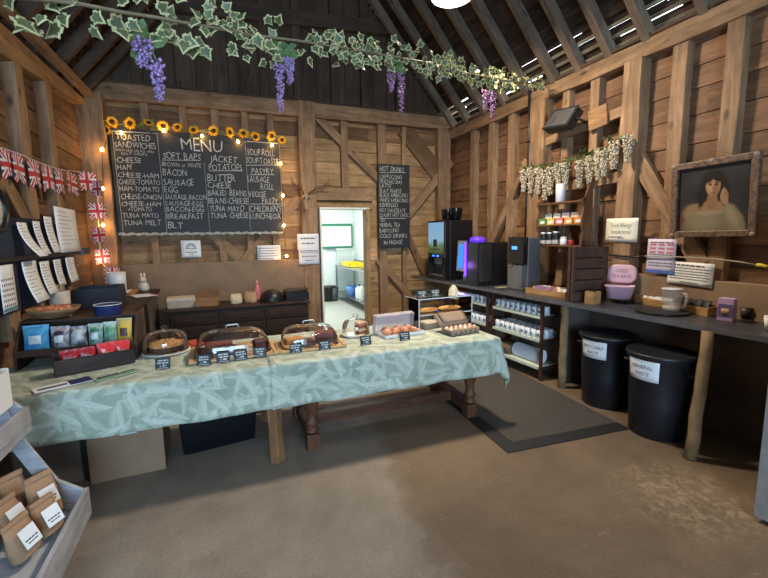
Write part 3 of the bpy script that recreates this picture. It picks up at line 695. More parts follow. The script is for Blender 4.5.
mb.build('tray', plain('bright_yellow_plastic', (236, 206, 40), .4), t)
t = T('storage_tub', 'upright clear plastic tub behind the yellow dish tray in the kitchen', 'tub', (2.98, 10.35, KT+.001))
mb = MB(); mb.bb((-.22, -.04, 0), (.22, .04, .42)); mb.build('tub', frosted('clear_grey_tub', (190, 206, 206), .6), t, bevel=.01); mb = MB(); mb.bb((-.23, -.05, .4), (.23, .05, .43)); mb.build('rim', plain('grey_rim', (180, 190, 190), .4), t)
t = T('yellow_cloth', 'folded yellow cloth on the near end of the kitchen worktop', 'cloth', (3.0, 8.13, KT+.001), 12)
mb = MB(); mb.bb((-.12, -.1, 0), (.12, .1, .025)); mb.bb((-.115, -.1, .026), (.11, .09, .045)); mb.build('cloth', plain('yellow_cloth', (228, 200, 60), .8), t, bevel=.01)
t = T('waste_bin', 'round black bin on the kitchen floor below the whiteboard', 'bin', PZ(327.5, 300, 0)+Vector((0, -.15, 0)))
mb = MB(); mb.lathe([(.15, 0), (.19, .36), (.2, .38), (.19, .38), (.17, .33), (.14, .03), (1e-5, .03)], 20); mb.build('tub', M_blk, t); mb = MB(); mb.lathe([(.2, .36), (.207, .37), (.2, .385)], 20); mb.build('rim', M_blk, t)
def bottle(label, loc, r, h, c, cc, name='detergent_bottle'):
    t = T(name, label, 'bottle', loc); mb = MB(); mb.lathe([(r*.95, 0), (r, .01), (r, h*.68), (r*.7, h*.8), (r*.32, h*.87), (r*.32, h*.92)], 16); mb.build('body', plain('bottle_%d_%d_%d' % c, c, .4), t)
    mb = MB(); mb.lathe([(r*.4, h*.91), (r*.4, h), (1e-5, h*1.005)], 12); mb.build('cap', plain('cap_%d_%d_%d' % cc, cc, .4), t); return t
bottle('squat white bottle with a blue cap on the shelf under the sink', (2.92, 9.0, .201), .09, .34, (232, 236, 236), (40, 80, 160))
bottle('white flagon with a white cap on the shelf under the sink', (2.92, 8.75, .201), .085, .38, (236, 238, 230), (228, 228, 228))
bottle('bright blue bottle on the shelf under the sink', (2.92, 8.42, .201), .075, .26, (30, 90, 200), (236, 236, 236))
bottle('white bottle with a green cap at the near end of the shelf under the sink', (2.92, 8.2, .201), .08, .34, (230, 234, 232), (60, 140, 90))
bottle('green washing up liquid bottle standing by the kitchen tap', (3.2, 8.12, KT+.001), .035, .22, (150, 190, 70), (230, 230, 220))
bottle('clear pale spray bottle on the kitchen worktop beside the tap', (3.2, 8.95, KT+.001), .04, .26, (200, 214, 214), (80, 84, 88))
t = T('blue_bucket', 'small blue bucket under the far end of the sink unit', 'bucket', (2.95, 9.7, .201)); mb = MB(); mb.lathe([(.1, 0), (.13, .22), (.12, .22), (.09, .02), (1e-5, .02)], 16); mb.build('bucket', plain('blue_plastic', (90, 150, 220), .4), t); mb = MB(); mb.tube([(.13*math.cos(a), 0, .22+.1*math.sin(a)) for a in [math.pi*i/10 for i in range(11)]], .004, 5); mb.build('handle', M_steel, t)
t = T('floor_tub', 'dark grey tub on the kitchen floor in front of the sink leg', 'tub', (2.62, 10.2, 0)); mb = MB(); mb.lathe([(.1, 0), (.13, .34), (.12, .34), (.09, .03), (1e-5, .03)], 18); mb.build('tub', plain('dark_grey_tub', (70, 80, 84), .5), t); mb = MB(); mb.lathe([(.13, .33), (.137, .34), (.13, .35)], 18); mb.build('rim', plain('dark_grey_tub', (0, 0, 0)), t)
Mx = wall_M((KX1, 8.95, 1.55), 'right')
t = notice('safety_poster', 'narrow green and white safety poster on the kitchen side wall', 'poster', Mx, .3, .5, [(.2, .02, .1, .9), (.3, .02, .1, .9)], seed=6)
mb = MB(); mb.bb((-.14, .3, .004), (.14, .47, .006)); mb.build('green_panel', plain('safety_green', (40, 150, 100), .5), t)
# ------------------------------------------------------------------ the two serving tables and their cloths
TZ = .745
M_oak = wood('reddish_turned_oak', (74, 44, 30), (120, 76, 52), 'X', .5, rnd=5)
M_oakZ = wood('reddish_turned_oak_leg', (74, 44, 30), (120, 76, 52), 'Z', .5, rnd=5)
M_pine = wood('plain_pine_leg', (120, 86, 58), (164, 122, 86), 'Z', .6, rnd=5); M_pineX = wood('plain_pine_rail', (120, 86, 58), (164, 122, 86), 'X', .6, rnd=5)
t = T('trestle_table', 'plain wooden table under the tablecloth that carries the snack rack', 'table', (-.55, 3.35, 0))
mb = MB(); mb.bb((-.9, -.43, TZ-.03), (.9, .43, TZ)); mb.build('top', M_pineX, t, bevel=.004)
for sx in (-1, 1):
    for sy in (-1, 1):
        mb = MB(); x = sx*.84; y = -.375 if sy < 0 else .36
        mb.tube([(x+sx*.0, y-.0, TZ-.03), (x, y+.005, .5), (x+sx*.005, y+.0, .25), (x+sx*.012, y-.02*(sy < 0), 0)], .05, 4, rs=[.062, .058, .052, .058])
        for i in range(len(mb.sm)): mb.sm[i] = False
        mb.build('leg', M_pine, t, bevel=.006)
mb = MB(); mb.bb((-.84, -.33, TZ-.12), (.84, -.30, TZ-.03)); mb.bb((-.84, .33, TZ-.12), (.84, .36, TZ-.03)); mb.build('apron', M_pineX, t)
t = T('refectory_table', 'refectory table with turned legs and low stretchers under the cake domes', 'table', (1.28, 3.36, 0))
mb = MB(); mb.bb((-.90, -.44, TZ-.035), (.92, .43, TZ)); mb.build('top', M_oak, t, bevel=.006)
prof = [(.05, 0), (.05, .02), (.05, .12), (.056, .145), (.042, .175), (.046, .2), (.056, .215), (.046, .232), (.036, .25), (.042, .3), (.056, .36), (.064, .42), (.058, .48), (.042, .53), (.036, .56), (.05, .575), (.054, .59), (.04, .605), (.05, .63), (.055, .64)]
for sx, yy in ((-1, 0), (1, 1)):
    for sy in (-1, 1):
        x = -.70 if sx < 0 else .74; y = sy*.31
        mb = MB(); zf = .0 if sx < 0 else .0085; mb.bb((x-.05, y-.05, zf), (x+.05, y+.05, .13)); mb.lathe(prof[3:], 16, 0, tr(x, y, 0)); mb.box((x, y, .67), (.1, .1, .085)); mb.build('leg', M_oakZ, t, bevel=.004)
    mb = MB(); mb.bb((x-.035, -.26, .05), (x+.035, .26, .15)); mb.build('end_stretcher', wood('reddish_turned_oak_y', (74, 44, 30), (120, 76, 52), 'Y', .5), t, bevel=.005)
mb = MB(); mb.bb((-.67, -.035, .055), (.71, .035, .145)); mb.build('long_stretcher', M_oak, t, bevel=.005)
mb = MB(); mb.bb((-.70, -.33, TZ-.12), (.74, -.30, TZ-.03)); mb.bb((-.70, .30, TZ-.12), (.74, .33, TZ-.03)); mb.build('apron', M_oak, t)
def leafcloth():
    t = NT('sage_leaf_cloth'); uv = t.n('ShaderNodeTexCoord').outputs['UV']
    def layer(scale, off, wl):
        v = t.n('ShaderNodeMapping', {'Vector': uv, 'Location': (off, off*.7, 0), 'Scale': (scale, scale, scale)}).outputs[0]
        vo = t.n('ShaderNodeTexVoronoi', {'Vector': v, 'Scale': 1., 'Randomness': .9}); 
        d = t.n('ShaderNodeVectorMath', {0: v, 1: vo.outputs['Position']}, operation='SUBTRACT').outputs[0]
        a = t.n('ShaderNodeSeparateColor', {0: vo.outputs['Color']}).outputs[0]
        rv = t.n('ShaderNodeVectorRotate', {'Vector': d, 'Angle': t.math('MULTIPLY', a, 6.283)}, rotation_type='Z_AXIS').outputs[0]
        s = t.n('ShaderNodeSeparateXYZ', {0: rv}); x, y = s.outputs[0], s.outputs[1]
        yb = t.math('SUBTRACT', y, t.math('MULTIPLY', t.math('MULTIPLY', x, x), .28))
        ay = t.math('ABSOLUTE', yb); env = t.math('SUBTRACT', wl, t.math('MULTIPLY', t.math('MULTIPLY', x, x), wl*2.2))
        q = t.math('DIVIDE', ay, t.math('MAXIMUM', env, .002))
        inside = t.n('ShaderNodeMapRange', {0: q, 1: 1.06, 2: .86, 3: 0., 4: 1.}).outputs[0]
        side = t.math('MULTIPLY_ADD', t.math('GREATER_THAN', yb, 0.), .3, .45)
        vein = t.math('SINE', t.math('MULTIPLY_ADD', x, 30., t.math('MULTIPLY', ay, -26.)))
        rib = t.math('LESS_THAN', ay, .02)
        return t.math('MULTIPLY', inside, t.math('MAXIMUM', t.math('ADD', side, t.math('MULTIPLY', vein, .09)), t.math('MULTIPLY', rib, .95)))
    l = t.math('MAXIMUM', t.math('MAXIMUM', layer(4.8, 0., .17), t.math('MULTIPLY', layer(6.2, 5.3, .16), .8)), t.math('MULTIPLY', layer(8.5, 9.1, .16), .65))
    n = t.noise(uv, 7, 4)
    c = t.mix(l, t.ramp(n, [(.3, lin((138, 148, 132))), (.7, lin((160, 168, 150)))]), lin((190, 197, 182)))
    t.bs(Base_Color=c, Roughness=.75); t.b.inputs['Specular IOR Level'].default_value = .35; t.b.inputs['Sheen Weight'].default_value = .1
    t.bump(t.noise(uv, 300, 2), .1, .002); return t.m
M_cloth = leafcloth()
def tablecloth(label, x0, x1, y0, y1, ztop, dl, dr, df, db, seed, wav=.5):
    """a cloth lying on the table x0..x1, y0..y1 with drops left/right/front/back"""
    rg = random.Random(seed); step = .03
    xs = []; a = x0-dl
    nx = int((x1-x0+dl+dr)/step); ny = int((y1-y0+df+db)/step); vs = []; uvs = []
    for j in range(ny+1):
        for i in range(nx+1):
            X = x0-dl+(x1-x0+dl+dr)*i/nx; Y = y0-df+(y1-y0+df+db)*j/ny
            ex = min(0, X-x0)+max(0, X-x1); ey = min(0, Y-y0)+max(0, Y-y1); d = math.hypot(ex, ey)
            px, py = min(max(X, x0), x1), min(max(Y, y0), y1); z = ztop
            if d > 1e-6:
                ux, uy = ex/d, ey/d; corner = abs(ux*uy)*2
                fl = .012*min(1, d/.03)+d*(.03+.16*corner)
                along = X*abs(uy)+Y*abs(ux)
                rip = (math.sin(along*11+seed)+.6*math.sin(along*23+2*seed)+.5*math.sin(along*5.1+d*9))*.014*wav*(d/.3)+.02*corner*math.sin(math.atan2(uy, ux)*9)*d/.3
                px += ux*(fl+rip); py += uy*(fl+rip); z = ztop-d*math.sqrt(max(.1, 1-.12*corner))-.0
                if d < .03: z = ztop-d*d/.03*.6
                else: z = ztop-.018-(d-.03)*(.985+.1*corner)
            else:
                nn = noise.noise(Vector((X*5, Y*5, seed))); z += .0015*nn+.0015
            vs.append((px, py, z)); uvs.append((X, Y))
    fs = [(j*(nx+1)+i, j*(nx+1)+i+1, (j+1)*(nx+1)+i+1, (j+1)*(nx+1)+i) for j in range(ny) for i in range(nx)]
    mb = MB(); mb.add(vs, fs, 0, True); o = mb.build('tablecloth', M_cloth)
    uvl = o.data.uv_layers.new(name='uv'); 
    for lp in o.data.loops: uvl.data[lp.index].uv = uvs[lp.vertex_index]
    md = o.modifiers.new('t', 'SOLIDIFY'); md.thickness = .002; md.offset = 1
    return tag(o, label, 'tablecloth')
tablecloth('sage green leaf tablecloth under the snack rack and single round cake dome', -1.44, .34, 2.915, 3.80, TZ+.003, .0, .0, .33, .25, 3)
tablecloth('sage green leaf tablecloth under the acrylic case and egg box, one corner hanging low', .27, 2.215, 2.905, 3.81, TZ+.008, .0, .29, .335, .25, 5, .7)
TT = TZ+.0135                                                            # where things stand on the cloth

M_clear = glass('clear_acrylic', alpha=.06); M_sign = plain('price_sign_navy_black', (28, 34, 46), .6, var=.15); M_brd = wood('pale_serving_board', (186, 146, 98), (216, 178, 130), 'X', .6)
ngs = [0]
def price_sign(u, label, v, w=.095, h=.075, rz=None, z=TT, y=None, pos=None, lines=('', '', '')):
    ngs[0] += 1; p = pos or PZ(u, v, z); rz = rz if rz is not None else random.Random(ngs[0]).uniform(-10, 10)
    t = T('price_sign', label, 'price sign', (p.x, p.y, z), rz, 'chalk price signs on the serving tables')
    M = rot(78); mb = MB(); mb.bb((-w/2, 0, -.003), (w/2, h, .003), 0, M); mb.build('plaque', M_sign, t, bevel=.001)
    mb = MB(); mb.bb((-.012, 0, 0), (.012, .035, .004)); mb.build('foot', M_sign, t)
    rg = random.Random(ngs[0]*7); mb = MB(); Q = M @ tr(0, 0, .0035)
    scrawl(mb, Q, -w*rg.uniform(.3, .4), w*rg.uniform(.3, .42), h*.78, h*.13, rg, 0); scrawl(mb, Q, -w*rg.uniform(.25, .4), w*rg.uniform(.25, .4), h*.55, h*.13, rg, 0)
    write(mb, '£', -w*.2, h*.22, h*.2, Q); scrawl(mb, Q, -w*.02, w*.24, h*.31, h*.16, rg, 0); scrawl(mb, Q, -w*.34, w*.34, h*.1, h*.06, rg, 0)
    mb.build('chalk_scrawl', M_chalk, t); return t
# --- round cake dome with a crumble cake
c = PZ(166, 352, TT)
def dome(name, label, cat, loc, r, h, knob='ball', rz=0):
    t = T(name, label, cat, loc, rz)
    mb = MB(); mb.lathe([(r, 0), (r, .004), (r*1.0, h*.45), (r*.96, h*.68), (r*.82, h*.88), (r*.5, h*.98), (1e-5, h)], 36, cap=False); mb.build('dome', M_clear, t)
    mb = MB(); mb.lathe([(r*1.02, 0), (r*1.03, .005), (r, .01)], 36, cap=False); mb.build('rim', M_clear, t)
    mb = MB(); mb.lathe([(.012, h), (.014, h+.012), (.024, h+.02), (.026, h+.032), (.018, h+.04), (1e-5, h+.042)], 16); mb.build('knob', M_clear, t); return t
def crumbly(mb, fn, n, rg, s, mi=0):
    for i in range(n):
        p = fn(); q = s*rg.uniform(.6, 1.3); M = tr(p) @ rot(rg.uniform(0, 90), rg.uniform(0, 90), rg.uniform(0, 90)); mb.box((0, 0, 0), (q, q*.8, q*.7), mi, M)
t = T('cake_plate', 'round clear plate under the single round cake dome', 'plate', (c.x, c.y+.02, TT)); mb = MB(); mb.lathe([(.165, 0), (.175, .004), (.175, .008), (1e-5, .008)], 36); mb.build('plate', plain('pale_plate', (214, 212, 200), .25), t); mb = MB(); mb.lathe([(.17, .006), (.178, .01), (.172, .012)], 36); mb.build('rim', plain('pale_plate', (0, 0, 0)), t)
cc = (c.x, c.y+.02, TT+.011)
t = T('crumble_cake', 'round crumble topped cake with a dark base under the round dome', 'cake', cc); rg = random.Random(3)
mb = MB(); mb.lathe([(.128, 0), (.132, .02), (.128, .042), (1e-5, .044)], 30); mb.build('base', plain('dark_cake', (82, 50, 38), .8, var=.3, scale=60, bump=.4), t)
def rp():
    a, r = rg.uniform(0, 6.28), .122*math.sqrt(rg.random()); return (r*math.cos(a), r*math.sin(a), .046+.02*(1-r/.13)+rg.uniform(0, .012))
mb = MB(); mb.lathe([(.124, .04), (.11, .056), (.06, .066), (1e-5, .068)], 30); crumbly(mb, rp, 130, rg, .02); mb.build('crumble', plain('golden_crumble', (196, 142, 88), .9, var=.3, scale=50), t)['kind'] = 'stuff'
dome('cake_dome', 'round clear cake dome with a knob over the crumble cake', 'cake dome', (c.x, c.y+.02, TT+.0125), .163, .155)
# --- long covers on wooden boards
def rr_dome(name, label, loc, w, d, h, rz=0):
    """rounded rectangular clear cover with a bent metal handle"""
    t = T(name, label, 'cake cover', loc, rz); n = 48; mb = MB(); prof = [(1, 0), (1., .03), (.985, h*.35), (.93, h*.62), (.82, h*.83), (.6, h*.95), (.3, h), (1e-3, h*1.005)]; vs = []; fs = []
    for (k, z) in prof:
        for i in range(n):
            a = 2*math.pi*i/n; e = .45; cx = math.copysign(abs(math.cos(a))**e, math.cos(a)); cy = math.copysign(abs(math.sin(a))**e, math.sin(a)); vs.append((w/2*k*cx, d/2*k*cy, z))
    for j in range(len(prof)-1):
        for i in range(n): fs.append((j*n+i, j*n+(i+1) % n, (j+1)*n+(i+1) % n, (j+1)*n+i))
    mb.add(vs, fs, 0, True); mb.build('cover', M_clear, t)
    mb = MB(); mb.tube([(-.045, 0, h*.99), (-.045, 0, h+.028), (-.036, 0, h+.038), (.036, 0, h+.038), (.045, 0, h+.028), (.045, 0, h*.99)], .006, 8); mb.build('handle', M_steel, t)
    mb = MB(); vs = []
    for k, z in ((1.0, 0), (1.025, 0), (1.025, .008), (1., .008)):
        for i in range(n):
            a = 2*math.pi*i/n; e = .45; cx = math.copysign(abs(math.cos(a))**e, math.cos(a)); cy = math.copysign(abs(math.sin(a))**e, math.sin(a)); vs.append((w/2*k*cx, d/2*k*cy, z))
    mb.add(vs, [(j*n+i, j*n+(i+1) % n, ((j+1) % 4)*n+(i+1) % n, ((j+1) % 4)*n+i) for j in range(4) for i in range(n)], 0, True); mb.build('rim', M_clear, t); return t
M_brown = plain('brownie_brown', (84, 54, 44), .75, var=.35, scale=50, bump=.5); M_icing = plain('red_brown_icing', (112, 56, 48), .6, var=.25, scale=30); M_pale = plain('pale_icing', (214, 190, 160), .7, var=.15, scale=40)
def tray_board(label, loc, w, d, rz):
    t = T('serving_board', label, 'serving board', loc, rz); mb = MB(); mb.bb((-w/2, -d/2, 0), (w/2, d/2, .018)); mb.build('board', M_brd, t, bevel=.005)
    mb = MB(); mb.bb((-w/2-.01, -d/2, .004), (-w/2+.02, d/2, .026)); mb.build('end_batten', M_brd, t, bevel=.004); mb = MB(); mb.bb((w/2-.02, -d/2, .004), (w/2+.01, d/2, .026)); mb.build('end_batten', M_brd, t, bevel=.004); return t
def slab(name, label, loc, w, d, h, mats, rz=0, layers=1, group=None, cat='cake'):
    t = T(name, label, cat, loc, rz, group); rg = random.Random(int(loc[0]*900+loc[1]*77)); z = 0
    nm = ('sponge', 'filling', 'sponge', 'icing')
    for i in range(layers):
        hh = h/layers; mb = MB(); g = 5; 
        mb.bb((-w/2, -d/2, z), (w/2, d/2, z+hh)); mb.build('layer' if layers > 2 else 'base', mats[i % len(mats)], t, bevel=.006); z += hh
    mb = MB(); mb.grid(lambda u, v: ((u-.5)*w*.97, (v-.5)*d*.97, z+.004+.004*noise.noise(Vector((u*6+loc[0]*9, v*6, 0)))*(1 if 0 < u < 1 and 0 < v < 1 else 0)-(.006 if u in (0, 1) or v in (0, 1) else 0)), 7, 6); mb.build('topping', mats[-1], t); return t
bz_ = TT+.019
tray_board('long pale wooden board under the widest cake cover', (.045, 3.34, TT), .60, .42, 1)
slab('brownie', 'dark brownie slab at the near corner under the widest cover, towards the round dome', (-.13, 3.27, bz_), .13, .12, .05, [M_brown], 8)
slab('brownie', 'dark brownie slab behind the middle price signs under the widest cover', (.0, 3.26, bz_), .11, .11, .05, [M_brown], -6)
slab('iced_tray_bake', 'reddish iced tray bake at the back under the widest cover', (-.06, 3.42, bz_), .2, .12, .055, [M_brown, M_icing], 3, 2)
slab('tray_bake', 'pale tray bake in the middle of the board under the widest cover', (.13, 3.33, bz_), .12, .13, .045, [M_pale, plain('tan_topping', (178, 140, 100), .8, var=.2)], -4, 2)
slab('brownie', 'tall dark brownie at the doorway end under the widest cover', (.245, 3.32, bz_), .1, .11, .07, [M_brown, M_icing, M_brown], 12, 3)
rr_dome('cake_cover', 'widest clear cake cover with a metal handle, over brownies on a long board', (.045, 3.35, TT+.0185), .545, .385, .165, 1)
tray_board('pale wooden board under the cake cover next to the cloth seam', (.635, 3.31, TT), .52, .36, -2)
slab('chocolate_cake', 'small dark cake piece at the front of the board by the cloth seam', (.60, 3.24, bz_), .11, .10, .05, [M_brown], 10)
slab('chocolate_loaf', 'large chocolate loaf at the doorway end under the second long cover', (.765, 3.33, bz_), .15, .14, .085, [M_brown, M_icing], -8, 2)
slab('flapjack', 'golden flapjack at the back of the board by the cloth seam', (.52, 3.38, bz_), .14, .1, .04, [plain('golden_oat', (190, 132, 78), .85, var=.3, scale=70, bump=.5)], 6)
rr_dome('cake_cover', 'clear cake cover with a bent metal handle next to the cloth seam', (.635, 3.325, TT+.0185), .455, .335, .15, -2)
# --- small cloche with a layered slice
c = PZ(357, 335.5, TT); t = T('cake_plate', 'small clear plate under the little cake cloche', 'plate', (c.x, c.y+.03, TT)); mb = MB(); mb.lathe([(.10, 0), (.13, .004), (.13, .008), (1e-5, .008)], 30); mb.build('plate', plain('pale_plate', (0, 0, 0)), t); mb = MB(); mb.lathe([(.125, .006), (.135, .01), (.128, .012)], 30); mb.build('rim', plain('pale_plate', (0, 0, 0)), t)
slab('layer_cake_slice', 'tall layered sponge slice inside the little cake cloche', (c.x+.045, c.y+.02, TT+.0115), .09, .08, .105, [plain('sponge', (156, 92, 52), .85, var=.25, scale=60), M_pale, plain('sponge', (0, 0, 0)), plain('pink_icing', (206, 150, 120), .6)], 15, 4)
dome('cake_cloche', 'little round clear cake cloche with a knob over the layered slice', 'cake dome', (c.x, c.y+.03, TT+.0125), .122, .135)
# --- pastries in a hinged clear tray
p0 = PZ(401, 335, TT); t = T('pastry_tray', 'white pastry tray with its hinged clear lid standing open', 'tray', (p0.x, p0.y+.06, TT), 6)
mb = MB(); w, d = .40, .26
mb.bb((-w/2, -d/2, 0), (w/2, d/2, .006)); 
for a, b in (((-w/2, -d/2, 0), (w/2, -d/2+.006, .03)), ((-w/2, d/2-.006, 0), (w/2, d/2, .03)), ((-w/2, -d/2, 0), (-w/2+.006, d/2, .03)), ((w/2-.006, -d/2, 0), (w/2, d/2, .03))): mb.bb(a, b)
mb.build('tray', plain('white_plastic', (222, 220, 220), .4), t, bevel=.002)
M_lid = frosted('hazy_clear_lid', (206, 198, 206), .42, .25)
mb = MB(); L = rot(100)
mb.bb((-w/2, 0, -.002), (w/2, .15, 0), 0, L)
for a, b in (((-w/2, 0, 0), (-w/2+.003, .15, .06)), ((w/2-.003, 0, 0), (w/2, .15, .06)), ((-w/2, .147, 0), (w/2, .15, .06))): mb.bb(a, b, 0, L)
o = mb.build('lid', M_lid, t, bevel=.004); o.location = (0, d/2, .03); o['label'] = 'clear hinged lid'
M_pastry = plain('glazed_pastry', (186, 124, 92), .45, var=.3, scale=30, bump=.3)
bp = Vector((p0.x, p0.y+.06, TT+.007))
for i, (x, y, s_, lb) in enumerate(((-.13, -.05, .05, 'glazed pastry at the doorway end of the white pastry tray'), (-.05, -.06, .052, 'glazed pastry behind the price sign on the white pastry tray'), (.04, -.05, .054, 'glazed pastry in the middle front of the white pastry tray'), (.13, -.06, .048, 'glazed pastry at the egg box end of the white pastry tray'), (-.09, .05, .05, 'pinkish pastry at the back of the white tray, doorway end'), (.02, .05, .052, 'pinkish pastry at the back of the white tray, in the middle'), (.12, .05, .05, 'pinkish pastry at the back of the white tray, egg box end'))):
    t = T('pastry', lb, 'pastry', bp+Vector((x, y, 0)), i*37, 'pastries in the white tray'); mb = MB(); vs = []; 
    mb.lathe([(s_*.6, 0), (s_*.95, s_*.25), (s_, s_*.5), (s_*.8, s_*.85), (s_*.4, s_*1.02), (1e-5, s_*.98)], 12, sx=1.05, sy=.8); mb.build('bun', M_pastry, t)
    mb = MB(); mb.tube([(s_*.5*math.cos(a)*(1-a/14), s_*.4*math.sin(a)*(1-a/14), s_*.95+.004) for a in [k*.5 for k in range(14)]], .006, 5); mb.build('icing_swirl', plain('pink_glaze', (226, 170, 150), .4), t)
# --- paper bags stack, egg box
t = T('napkin_stack', 'low stack of folded brown paper napkins between the pastry tray and egg box', 'napkins', PZ(430, 328, TT)+Vector((0, .03, 0)), 10)
mb = MB(); rg = random.Random(9)
for k in range(7): mb.box((rg.uniform(-.004, .004), rg.uniform(-.004, .004), .004+k*.0075), (.19, .15, .0068), 0)
o = mb.build('stack', plain('kraft_grey', (150, 132, 110), .85), t); mb = MB(); mb.box((0, 0, .058), (.17, .13, .004), 0, rot(3, 2, 8)); mb.build('top_sheet', plain('kraft_pale', (188, 176, 156), .85), t)
ec = Vector((1.985, 3.16, TT)); t = T('egg_box', 'open grey cardboard egg box near the table corner', 'egg box', ec, 7)
M_egb = plain('egg_box_pulp', (140, 118, 100), .95, var=.12, scale=40, bump=.3)
mb = MB(); w, d, h = .32, .15, .05; n = 40
def rrect(w, d, r, k=5):
    out = []
    for cx, cy, a0 in ((w/2-r, d/2-r, 0), (-w/2+r, d/2-r, 90), (-w/2+r, -d/2+r, 180), (w/2-r, -d/2+r, 270)):
        for i in range(k+1): a = R_(a0+90*i/k); out.append((cx+r*math.cos(a), cy+r*math.sin(a)))
    return out
def shell(mb, rings, closed_bottom=True, mi=0, M=None):
    n = len(rings[0][0]); vs = []; fs = []
    for poly, z in rings: vs += [(x, y, z) for x, y in poly]
    for j in range(len(rings)-1):
        for i in range(n): fs.append((j*n+i, j*n+(i+1) % n, (j+1)*n+(i+1) % n, (j+1)*n+i))
    if closed_bottom: fs.append(tuple(range(n))[::-1]); fs.append(tuple((len(rings)-1)*n+i for i in range(n)))
    mb.add(vs, fs, mi, True, M)
shell(mb, [(rrect(w*.9, d*.86, .02), 0), (rrect(w, d, .025), h), (rrect(w*1.03, d*1.05, .025), h), (rrect(w*1.03, d*1.05, .025), h-.006), (rrect(w*.97, d*.95, .024), h-.008), (rrect(w*.88, d*.82, .02), .014)])
for i in range(6): 
    for s_ in (-1, 1): mb.lathe([(.020, 0), (.024, .03), (.026, .046)], 10, 0, tr(-w/2+w*(i+.5)/6, s_*d*.43, 0))
mb.build('base', M_egb, t)
mb = MB(); L = tr(0, d/2+.004, h) @ rot(38) 
shell(mb, [(rrect(w*1.02, d, .025), 0), (rrect(w*.95, d*.88, .022), .045), (rrect(w*.93, d*.84, .022), .042), (rrect(w*.99, d*.96, .024), .002)], False, 0, L @ tr(0, d/2, 0) )
shell(mb, [(rrect(w*.95, d*.88, .022), .045), (rrect(w*.6, d*.5, .022), .047)], True, 0, L @ tr(0, d/2, 0))
mb.build('lid', M_egb, t)
M_egg = plain('pale_egg', (214, 178, 146), .5, var=.06); M_egg2 = plain('cream_egg', (230, 214, 194), .5, var=.05)
eg = []
for i in range(6):
    for j, s_ in enumerate((-1, 1)):
        p = ec+Matrix.Rotation(R_(7), 3, 'Z') @ Vector((-w/2*.82+w*.82*(i)/5, s_*d*.21, .0145))
        mb = MB(); mb.lathe([(1e-5, 0), (.013, .004), (.0205, .016), (.022, .027), (.018, .042), (.009, .052), (1e-5, .055)], 14)
        o = mb.build('egg', M_egg if (i*7+j*3) % 3 else M_egg2, None, loc=p)
        tag(o, 'hen egg sitting in the open cardboard egg box', 'egg', 'eggs in the egg box')
# --- acrylic case with baguettes
A = Vector((2.005, 3.60, TT)); aw, ad, ah = .60, .28, .285; arz = 2
t = T('acrylic_case', 'clear acrylic two-shelf display case with baguettes behind the egg box', 'display case', A, arz)
mb = MB()
for a, b in (((-aw/2, -ad/2, ah-.006), (aw/2, ad/2, ah)), ((-aw/2, -ad/2, .125), (aw/2, ad/2, .13)), ((-aw/2, ad/2-.005, 0), (aw/2, ad/2, ah-.007))): mb = MB(); mb.bb(a, b); mb.build('panel', M_clear, t)
for s_ in (-1, 1): mb = MB(); mb.bb((s_*aw/2-.003, -ad/2, 0), (s_*aw/2+.003, ad/2-.006, ah-.007)); mb.build('side', M_clear, t)
mb = MB()
M_edge = plain('bright_acrylic_edge', (214, 220, 226), .55)
for z in (.1275, ah-.003): mb.bar((-aw/2, -ad/2-.001, z), (aw/2, -ad/2-.001, z), .004, .008)
for s_ in (-1, 1): mb.bar((s_*aw/2, -ad/2-.001, 0), (s_*aw/2, -ad/2-.001, ah), .008, .004); mb.bar((s_*aw/2, -ad/2, ah-.003), (s_*aw/2, ad/2, ah-.003), .004, .004)
mb.build('polished_edge', M_edge, t)
M_crust = plain('golden_crust', (206, 142, 74), .6, var=.25, scale=25, bump=.3)
for i, (x, y, L, lb) in enumerate(((-.13, -.02, .22, 'golden baguette half on the case shelf, pastry tray end'), (.12, .0, .25, 'golden baguette half on the case shelf, counter end'))):
    t = T('baguette', lb, 'baguette', A+Vector((x, y, .1315)), 4-9*i, 'baguettes in the acrylic case'); mb = MB(); n = 12
    mb.tube([(-L/2+L*k/n, 0, .022) for k in range(n+1)], .03, 12, rs=[.03*(1-abs(2*k/n-1)**4*.75) for k in range(n+1)])
    for q in range(len(mb.v)): v = mb.v[q]; v.z = .022+(v.z-.022)*.72
    mb.build('loaf', M_crust, t)
    for k in range(4): mb = MB(); mb.tube([(-L*.33+L*.2*k, -.012, .0425), (-L*.28+L*.2*k, .014, .0425)], .004, 5); mb.build('score_mark', plain('pale_crumb', (232, 196, 140), .8), t)
price_sign(0, 'dark price sign on top of the acrylic case, doorway end', 0, .12, .07, -4, TT+ah+.0008, pos=A+Vector((-.21, -.05, 0)))
price_sign(0, 'dark price sign on top of the acrylic case, next to the salt lamp', 0, .12, .07, 6, TT+ah+.0008, pos=A+Vector((-.06, -.04, 0)))
t = T('candle_holder', 'cream knobbly ornament on top of the acrylic case', 'ornament', A+Vector((.145, -.04, ah+.0008)))
mb = MB(); mb.lathe([(.046, 0), (.05, .015), (.046, .03), (.05, .045), (.038, .06), (.040, .07), (.022, .085), (.024, .093), (1e-5, .105)], 10); mb.build('body', plain('cream_wax', (232, 216, 184), .5, var=.1), t); mb = MB(); mb.lathe([(.05, 0), (.052, .006), (.048, .012)], 14); mb.build('foot', plain('cream_wax', (0, 0, 0)), t)
